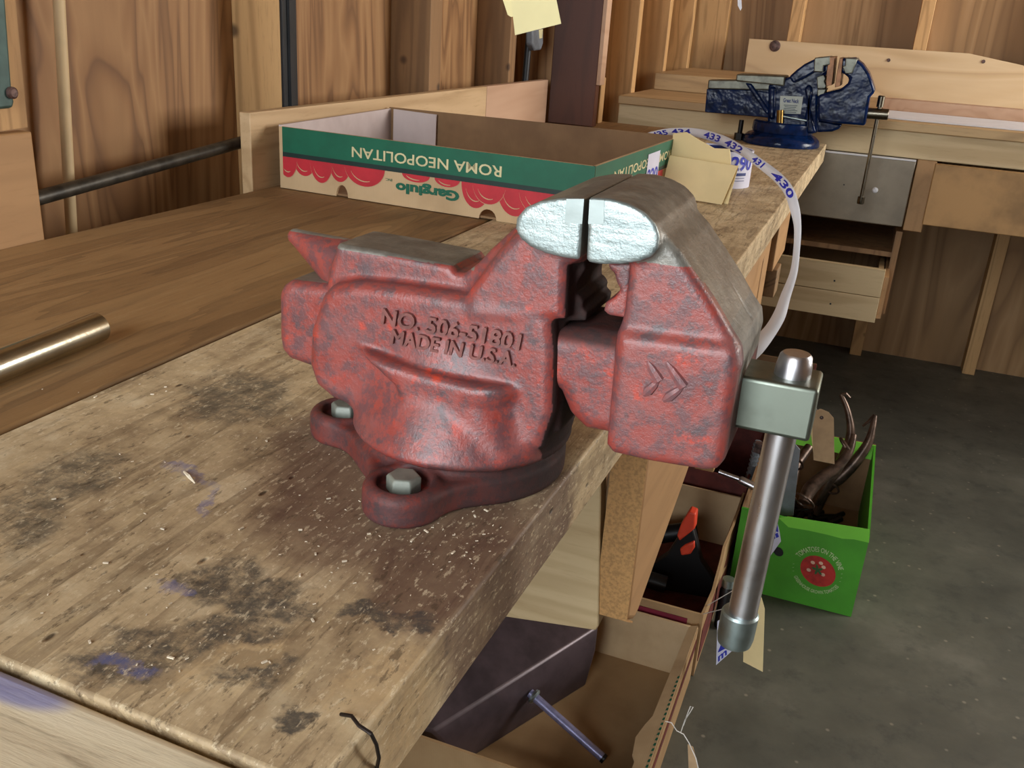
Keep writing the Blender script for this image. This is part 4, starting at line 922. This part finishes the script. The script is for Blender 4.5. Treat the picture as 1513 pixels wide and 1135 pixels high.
mb = MB(); mb.tube([V(-.40, 1.80, .03), V(-.22, 1.86, .08)], .02, 12); tag(obj('clamp_bar', mb, 'black'), 'straight black clamp bar lying behind the orange padded clamp', 'clamp bar')
# green tomato box
gx0, gx1, gy0, gy1, gh = -.128, .1265, 1.795, 2.285, .192
gb = open_box('produce_box', 'bright green tomato box full of rusty tools on the concrete floor', gx0, gx1, gy0, gy1, 0, gh, ('lime', 'kraft_in', 'kraft_in'))
fpn = [c for c in gb.children if c.name.startswith('front_panel')][0]
gl = lambda x, y, o=.0006: (lambda p: V(p[0], gy0-o, p[2]))(ony(x, y, gy0))
mb = MB(); P = [gl(*p) for p in ((1150, 765), (1165, 763), (1285, 782), (1284, 802), (1262, 797), (1245, 796), (1222, 790), (1195, 784), (1165, 779))]
mb.prism(P, (0, .0004, 0)); obj('rolled_edge', mb, 'lime_in', fpn)
mb = MB(); mb.prism([V(gx0, gy1-.009, gh+.0005), V(gx1, gy1-.009, gh+.0005), V(gx1-.002, gy1-.03, gh-.03), V(gx0, gy1-.03, gh-.03)], (0, .003, 0)); obj('back_flap', mb, 'lime_in', gb, smooth=False)
def disc(cx, cy, rx, ry, mat, name, o, n=32, wob=0):
    c = ony(cx, cy, gy0); ex = ony(cx+rx, cy+rx*.12, gy0)-c; ey = ony(cx-ry*.16, cy-ry, gy0)-c; mb = MB()
    P = [c+ex*math.cos(a)*(1+wob*math.sin(5*a))+ey*math.sin(a)*(1+wob*math.sin(5*a)) for a in np.linspace(0, 2*math.pi, n, endpoint=False)]
    mb.add([V(p[0], gy0-o, p[2]) for p in P], [tuple(range(n))]); return obj(name, mb, mat, fpn, smooth=False)
disc(1208.5, 844, 26, 23, 'tomato', 'printed_tomato', .0007)
disc(1208, 842, 6, 6, 'stemgreen', 'printed_stem', .0011, 20, .55)
for a, b in ((1201, 831), (1213, 832), (1195, 842), (1217, 838), (1216, 849)): disc(a, b, 3.2, 2.6, 'hlight', 'printed_highlight', .0010, 12)
disc(1150, 815, 7.5, 7, 'black', 'hand_hole', .0008, 20)
def arc_text(s, cx, cy, r0, r1, a0, a1, mb, flip=False):
    vs, fs = text_geo(s, 1, .01); lo, hi = vs.min(0), vs.max(0); w = (vs-lo)/(hi-lo+1e-9); P = []
    for p in w:
        a = a0+(a1-a0)*p[0]; r = r0+(r1-r0)*p[1]; P.append(gl(cx+r*math.cos(a)*1.04-r*math.sin(a)*.06, cy-r*math.sin(a)*.93+r*math.cos(a)*.10, .001))
    mb.add(P, fs)
mb = MB(); arc_text('TOMATOES ON THE VINE', 1208, 843, 30, 38, math.radians(143), math.radians(8), mb); obj('printed_lettering', mb, 'pale_green', fpn, fix=False, smooth=False); mb = MB(); arc_text('GREENHOUSE GROWN TOMATOES', 1208, 843, 37, 31.5, math.radians(200), math.radians(322), mb)
obj('printed_lettering', mb, 'pale_green', fpn, fix=False, smooth=False)
mb = MB()
for a in (187, 178, 169, -2, -12, -22):
    r = math.radians(a); c = gl(1208+36*math.cos(r), 843-34*math.sin(r)+36*math.cos(r)*.1, .001); mb.add([c+V(-.0016, 0, -.0010), c+V(.0014, 0, .0002), c+V(.0016, 0, .0010), c+V(-.0014, 0, -.0002)], [(0, 1, 2, 3)])
obj('printed_dashes', mb, 'pale_green', fpn, fix=False, smooth=False)
# tools standing in the green box
def hook(name, label, pts, r, yy, mat='leather', ring=None, tip=None):
    P = [ony(x, y, yy[0]+(yy[1]-yy[0])*i/(len(pts)-1)) for i, (x, y) in enumerate(pts)]
    P = np.array(P); tt = np.linspace(0, len(P)-1, 5*len(P)); Q = [cr(P, t) for t in tt]; rs = [float(np.interp(t, range(len(r)), r)) for t in tt]
    d = thing(name, label, 'hook', V(Q[-1][0], Q[-1][1], .0065)); mb = MB(); mb.tube(Q, rs, 12); obj('shank', mb, mat, d)
    if ring:
        for c, R, nr in ring: mb = MB(); mb.torus(ony(c[0], c[1], c[2]), R, .0028, nr); obj('ring', mb, mat, d)
    if tip: mb = MB(); mb.tube([ony(x, y, yy[0]) for x, y in tip], [.0045, .0045, .003][:len(tip)], 10); obj('hooked_tip', mb, mat, d)
    return d
hook('curved_hook', 'tallest curved steel hook in the green box with a bent tip', [(1243, 583), (1252, 605), (1257, 635), (1252, 662), (1238, 690), (1224, 712), (1205, 745)], [.005, .0065, .0095, .012, .013, .012, .009], (2.16, 2.11), 'leather', None, [(1243, 583), (1250, 582), (1256, 588)])
hook('curved_hook', 'rightmost brown curved hook in the green box with a knobbed tip', [(1293, 614), (1289, 634), (1282, 656), (1262, 684), (1240, 706), (1222, 720), (1205, 760)], [.005, .008, .011, .014, .016, .014, .009], (2.24, 2.15), 'leather', [((1228, 722, 2.14), .018, (.2, .9, .5))], [(1293, 613), (1285, 622), (1275, 630)])
hook('curved_hook', 'thick middle hook in the green box ending in a wide round socket', [(1262, 642), (1254, 668), (1236, 690), (1214, 706), (1196, 724), (1188, 742)], [.006, .010, .0125, .0145, .016, .012], (2.06, 1.95), 'leather', [((1187, 740, 1.93), .0245, (.35, .7, .6)), ((1250, 660, 2.055), .022, (.6, .3, .5))])
hook('socket_tool', 'short iron tool with an open ring beside the spindle handle in the green box', [(1196, 660), (1184, 676), (1176, 690), (1172, 716)], [.010, .012, .011, .008], (2.10, 2.02), 'leather', [((1174, 684, 2.03), .020, (.3, .8, .5))])
mb = MB(); pprism(mb, [(1160, 640), (1182, 665), (1172, 762), (1150, 762)], 1.86, 1.864); o_ = obj('card_divider', mb, 'greymetal'); 
tag(o_, 'grey divider sheet standing in the green box beside the vise handle', 'divider')
for v in o_.data.vertices: v.co.z = max(v.co.z, .0065) if v.co.z < .12 else v.co.z
mb = MB()
for i in range(26):
    c = V(rng.uniform(gx0+.05, gx1-.05), rng.uniform(1.90, 2.2), rng.uniform(.022, .045)); d_ = V(*rng.normal(0, 1, 3)); d_[2] *= .25; d_ /= np.linalg.norm(d_); mb.tube([c-d_*.03, c+d_*.03], rng.uniform(.004, .009), 8)
tag(obj('iron_scraps', mb, 'blackiron'), 'dark jumble of small iron scraps in the bottom of the green box', 'scraps', kind='stuff')
# dark red box beyond the clamps, with a wrench and an extension bar on it
bxE = open_box('cardboard_box', 'dark red-brown cardboard box between the clamp box and the dark under-bench', -.50, -.137, 1.975, 2.305, 0, .17, ('red_card', 'red_card', 'black'))
ys = 1.93
mb = MB(); P = [ony(1062, 697, 1.90), ony(1092, 708, 1.90)]; Q = ony(1120, 722, 1.90)
ext = thing('extension_bar', 'chromed extension bar lying across the boxes left of the vise handle', 'tool', up(P[1], .16))
mb.tube(P+[P[1]], .0052, 14); obj('shank', mb, 'bar', ext); mb = MB(); mb.tube([P[1], P[1]+(Q-P[1])*.1, Q], [.007, .009, .009], 18); obj('socket', mb, 'bar', ext)
mb = MB(); P = [ony(*p, 2.02) for p in ((1121, 652), (1117, 668), (1112, 690), (1106, 712), (1100, 745))]; lad = thing('toothed_bar', 'grey toothed ratchet bar standing left of the vise handle', 'bar', up(P[-1], .17))
mb.tube(P, [.008, .0085, .008, .008, .007], 8); obj('bar', mb, 'greymetal', lad); mb = MB()
for t in np.linspace(0.4, 3.6, 12):
    c = cr(np.array(P), t); mb.lathe([(0, -.002), (.0105, -.002), (.0105, .002), (0, .002)], c, 10)
obj('teeth', mb, 'greymetal', lad)
mb = MB(); pprism(mb, [(1116, 655), (1127, 658), (1124, 672), (1113, 668)], 2.00, 2.018); obj('buckle', mb, 'rust', lad)
# box behind the handle top
bxD = open_box('cardboard_box', 'open brown box with a red side on the floor behind the spindle knob', -.36, -.050, 2.315, 2.50, 0, .30, ('red_card', 'kraft_in', 'kraft'))
bxD.location.x += 0
# bottle cap beside the box
c = ony(1078, 845, 1.60)
cap = thing('black_canister', 'small black capped canister standing at the right of the maroon banded box', 'canister', V(-.118, 1.64, 0))
mb = MB(); mb.lathe([(0, 0.0005), (.014, 0.0005), (.014, .085), (.010, .095), (0, .095)], V(-.118, 1.64, 0), 20); obj('body', mb, 'black', cap); mb = MB(); mb.lathe([(0, .095), (.012, .095), (.012, .112), (0, .113)], V(-.118, 1.64, 0), 20); obj('cap', mb, 'zinc', cap)
# ------------------------------------------------------------------ paper tags
def ptag(name, lst, y, mat, label, hole=None, strg=None, mark=None, group=None, tilt=0, marks=()):
    P = pxy(lst, y); zc = P[0][2]; P = [p+V(0, (zc-p[2])*tilt, 0) for p in P]
    d = thing(name, label, 'tag', np.mean(P, 0), group); mb = MB(); mb.prism(P, (0, .0006, 0)); cd_ = obj('card', mb, mat, d, smooth=False)
    if hole:
        c = ony(*hole, y)+V(0, -.0006, 0); mb = MB(); mb.lathe([(.0012, 0), (.0042, 0), (.0042, -.0006), (.0012, -.0006)], c, 18, 'Y'); obj('eyelet', mb, 'rust', d)
    if strg:
        mb = MB(); mb.tube([np.array(s) for s in strg], .0008, 6); obj('string', mb, 'string', d)
    for s, a, b, c, bold in marks:
        mb = MB(); o = ony(*a, y)+V(0, -.0009, 0); put_text(mb, s, o, ony(*b, y)-ony(*a, y), ony(*c, y)-ony(*a, y), None, bold); obj('marker_number', mb, 'ink_blue', d, fix=False, smooth=False)
    return d
pp = lambda x, y, z: ony(x, y, z)
ptag('kraft_tag', [(1203, 608), (1212, 604), (1224, 609), (1232, 618), (1233, 686), (1202, 680), (1200, 618)], 1.98, 'kraft_tag', 'brown card tag with an eyelet hanging in front of the green box hooks', (1214, 617), [pp(1214, 617, 1.979), pp(1204, 600, 1.99), pp(1196, 640, 2.0)])
ptag('manila_tag', [(1197, 632), (1203, 632), (1205, 674), (1202, 672)], 1.99, 'manila', 'narrow manila tag edge peeking left of the brown card tag')
ptag('white_tag', [(1146, 762), (1152, 786), (1154, 800), (1138, 822), (1128, 818), (1136, 766)], 1.7938, 'lilac', 'white tag with blue print on the green box behind the vise handle', None, [pp(1146, 766, 1.7935), pp(1145, 762, 1.7935)], marks=[('1', (1146, 785), (1150, 786), (1144, 768), .03), ('III', (1137, 800), (1151, 793), (1135, 794), .05)])
ptag('white_tag', [(1060, 918), (1070, 912), (1100, 920), (1100, 956), (1084, 960), (1058, 983)], 1.36, 'lilac', 'white tag with a blue number 2 left of the vise handle end', None, [pp(1066, 914, 1.359), pp(1068, 900, 1.38), V(-.139, 1.463, .136)], marks=[('2', (1061, 964), (1072, 958), (1062, 937), .03), ('m', (1061, 978), (1074, 967), (1061, 970), .03)])
ptag('manila_tag', [(1116, 869), (1122, 872), (1130, 900), (1127, 993), (1098, 978), (1100, 900)], 1.37, 'manila', 'long manila tag hanging right of the vise handle end', None, [pp(1118, 872, 1.369), pp(1108, 858, 1.41), V(-.137, 1.50, .132)])
ptag('white_tag', [(1016, 1100), (1024, 1104), (1036, 1150), (1018, 1150)], 1.10, 'kraft_tag', 'tag on a white string at the right side of the plain cardboard box', None, [pp(983, 1066, 1.10), pp(992, 1068, 1.10), pp(1000, 1080, 1.10), pp(1010, 1085, 1.10), pp(1018, 1098, 1.10), pp(1028, 1120, 1.095), pp(1034, 1145, 1.095)])
mb = MB(); mb.tube([pp(*p, 1.105) for p in ((1006, 1082), (1012, 1064), (1020, 1052), (1024, 1045), (1020, 1044), (1016, 1054), (1010, 1072))], .0007, 6); obj('string_loop', mb, 'string', [o for o in D.objects if o.get('label', '').startswith('tag on a white')][0])
yt = 1.00
ptag('yellow_tag', [(748, -60), (807, -75), (829, 35), (761, 52)], yt, 'yellow_tag', 'front pale yellow card tag hanging from above over the backsplash', None, [pp(778, -66, yt), up(pp(778, -66, yt), 2.4)], group='yellow tags over the backsplash')
ptag('yellow_tag', [(724, -60), (760, -70), (763, 24), (755, 25), (750, 22)], yt+.02, 'yellow_tag', 'rear pale yellow card tag showing left of the front one', None, [pp(745, -64, yt+.02), up(pp(745, -64, yt+.02), 2.4)], group='yellow tags over the backsplash')
yt = 1.6
ptag('white_tag', [(1089, -30), (1094, -30), (1096, 12), (1094, 16), (1090, 8)], yt, 'paper', 'thin white tag hanging edge-on from above near the back wall', None, [pp(1091, -20, yt), up(pp(1091, -20, yt), 2.4)])
# ------------------------------------------------------------------ light
w = D.worlds.new('daylight'); SC.world = w; w.use_nodes = True
bg = w.node_tree.nodes['Background']; bg.inputs[0].default_value = (.75, .87, 1, 1); bg.inputs[1].default_value = .8
def area(name, loc, tgt, sx, sy, power, col):
    l = D.lights.new(name, 'AREA'); l.shape = 'RECTANGLE'; l.size = sx; l.size_y = sy; l.energy = power; l.color = col
    o = D.objects.new(name, l); COL.objects.link(o); o.location = loc
    o.rotation_euler = (Vector(tgt)-Vector(loc)).to_track_quat('-Z', 'Y').to_euler(); return o
area('door_daylight', (-.75, -1.55, 1.45), (-.35, .6, .95), 1.7, 1.7, 84, (.90, .96, 1))
area('window_daylight', (2.42, 2.6, 1.55), (-.2, 2.9, .9), 1.3, 1.1, 75, (1, .96, .90))
sl = D.lights.new('sun', 'SUN'); sl.energy = 2.6; sl.angle = .01; sl.color = (1, .95, .86); so = D.objects.new('sun', sl); COL.objects.link(so); so.location = (0, -6, 6)
so.rotation_euler = Vector((.05, math.cos(math.radians(68)), -math.sin(math.radians(68)))).to_track_quat('-Z', 'Y').to_euler()
SC.view_settings.view_transform = 'Standard'; SC.view_settings.look = 'None'; SC.view_settings.gamma = 1; SC.view_settings.exposure = .28
SC.view_settings.use_curve_mapping = False
SC.cycles.use_denoising = True
SC.cycles.max_bounces = 8
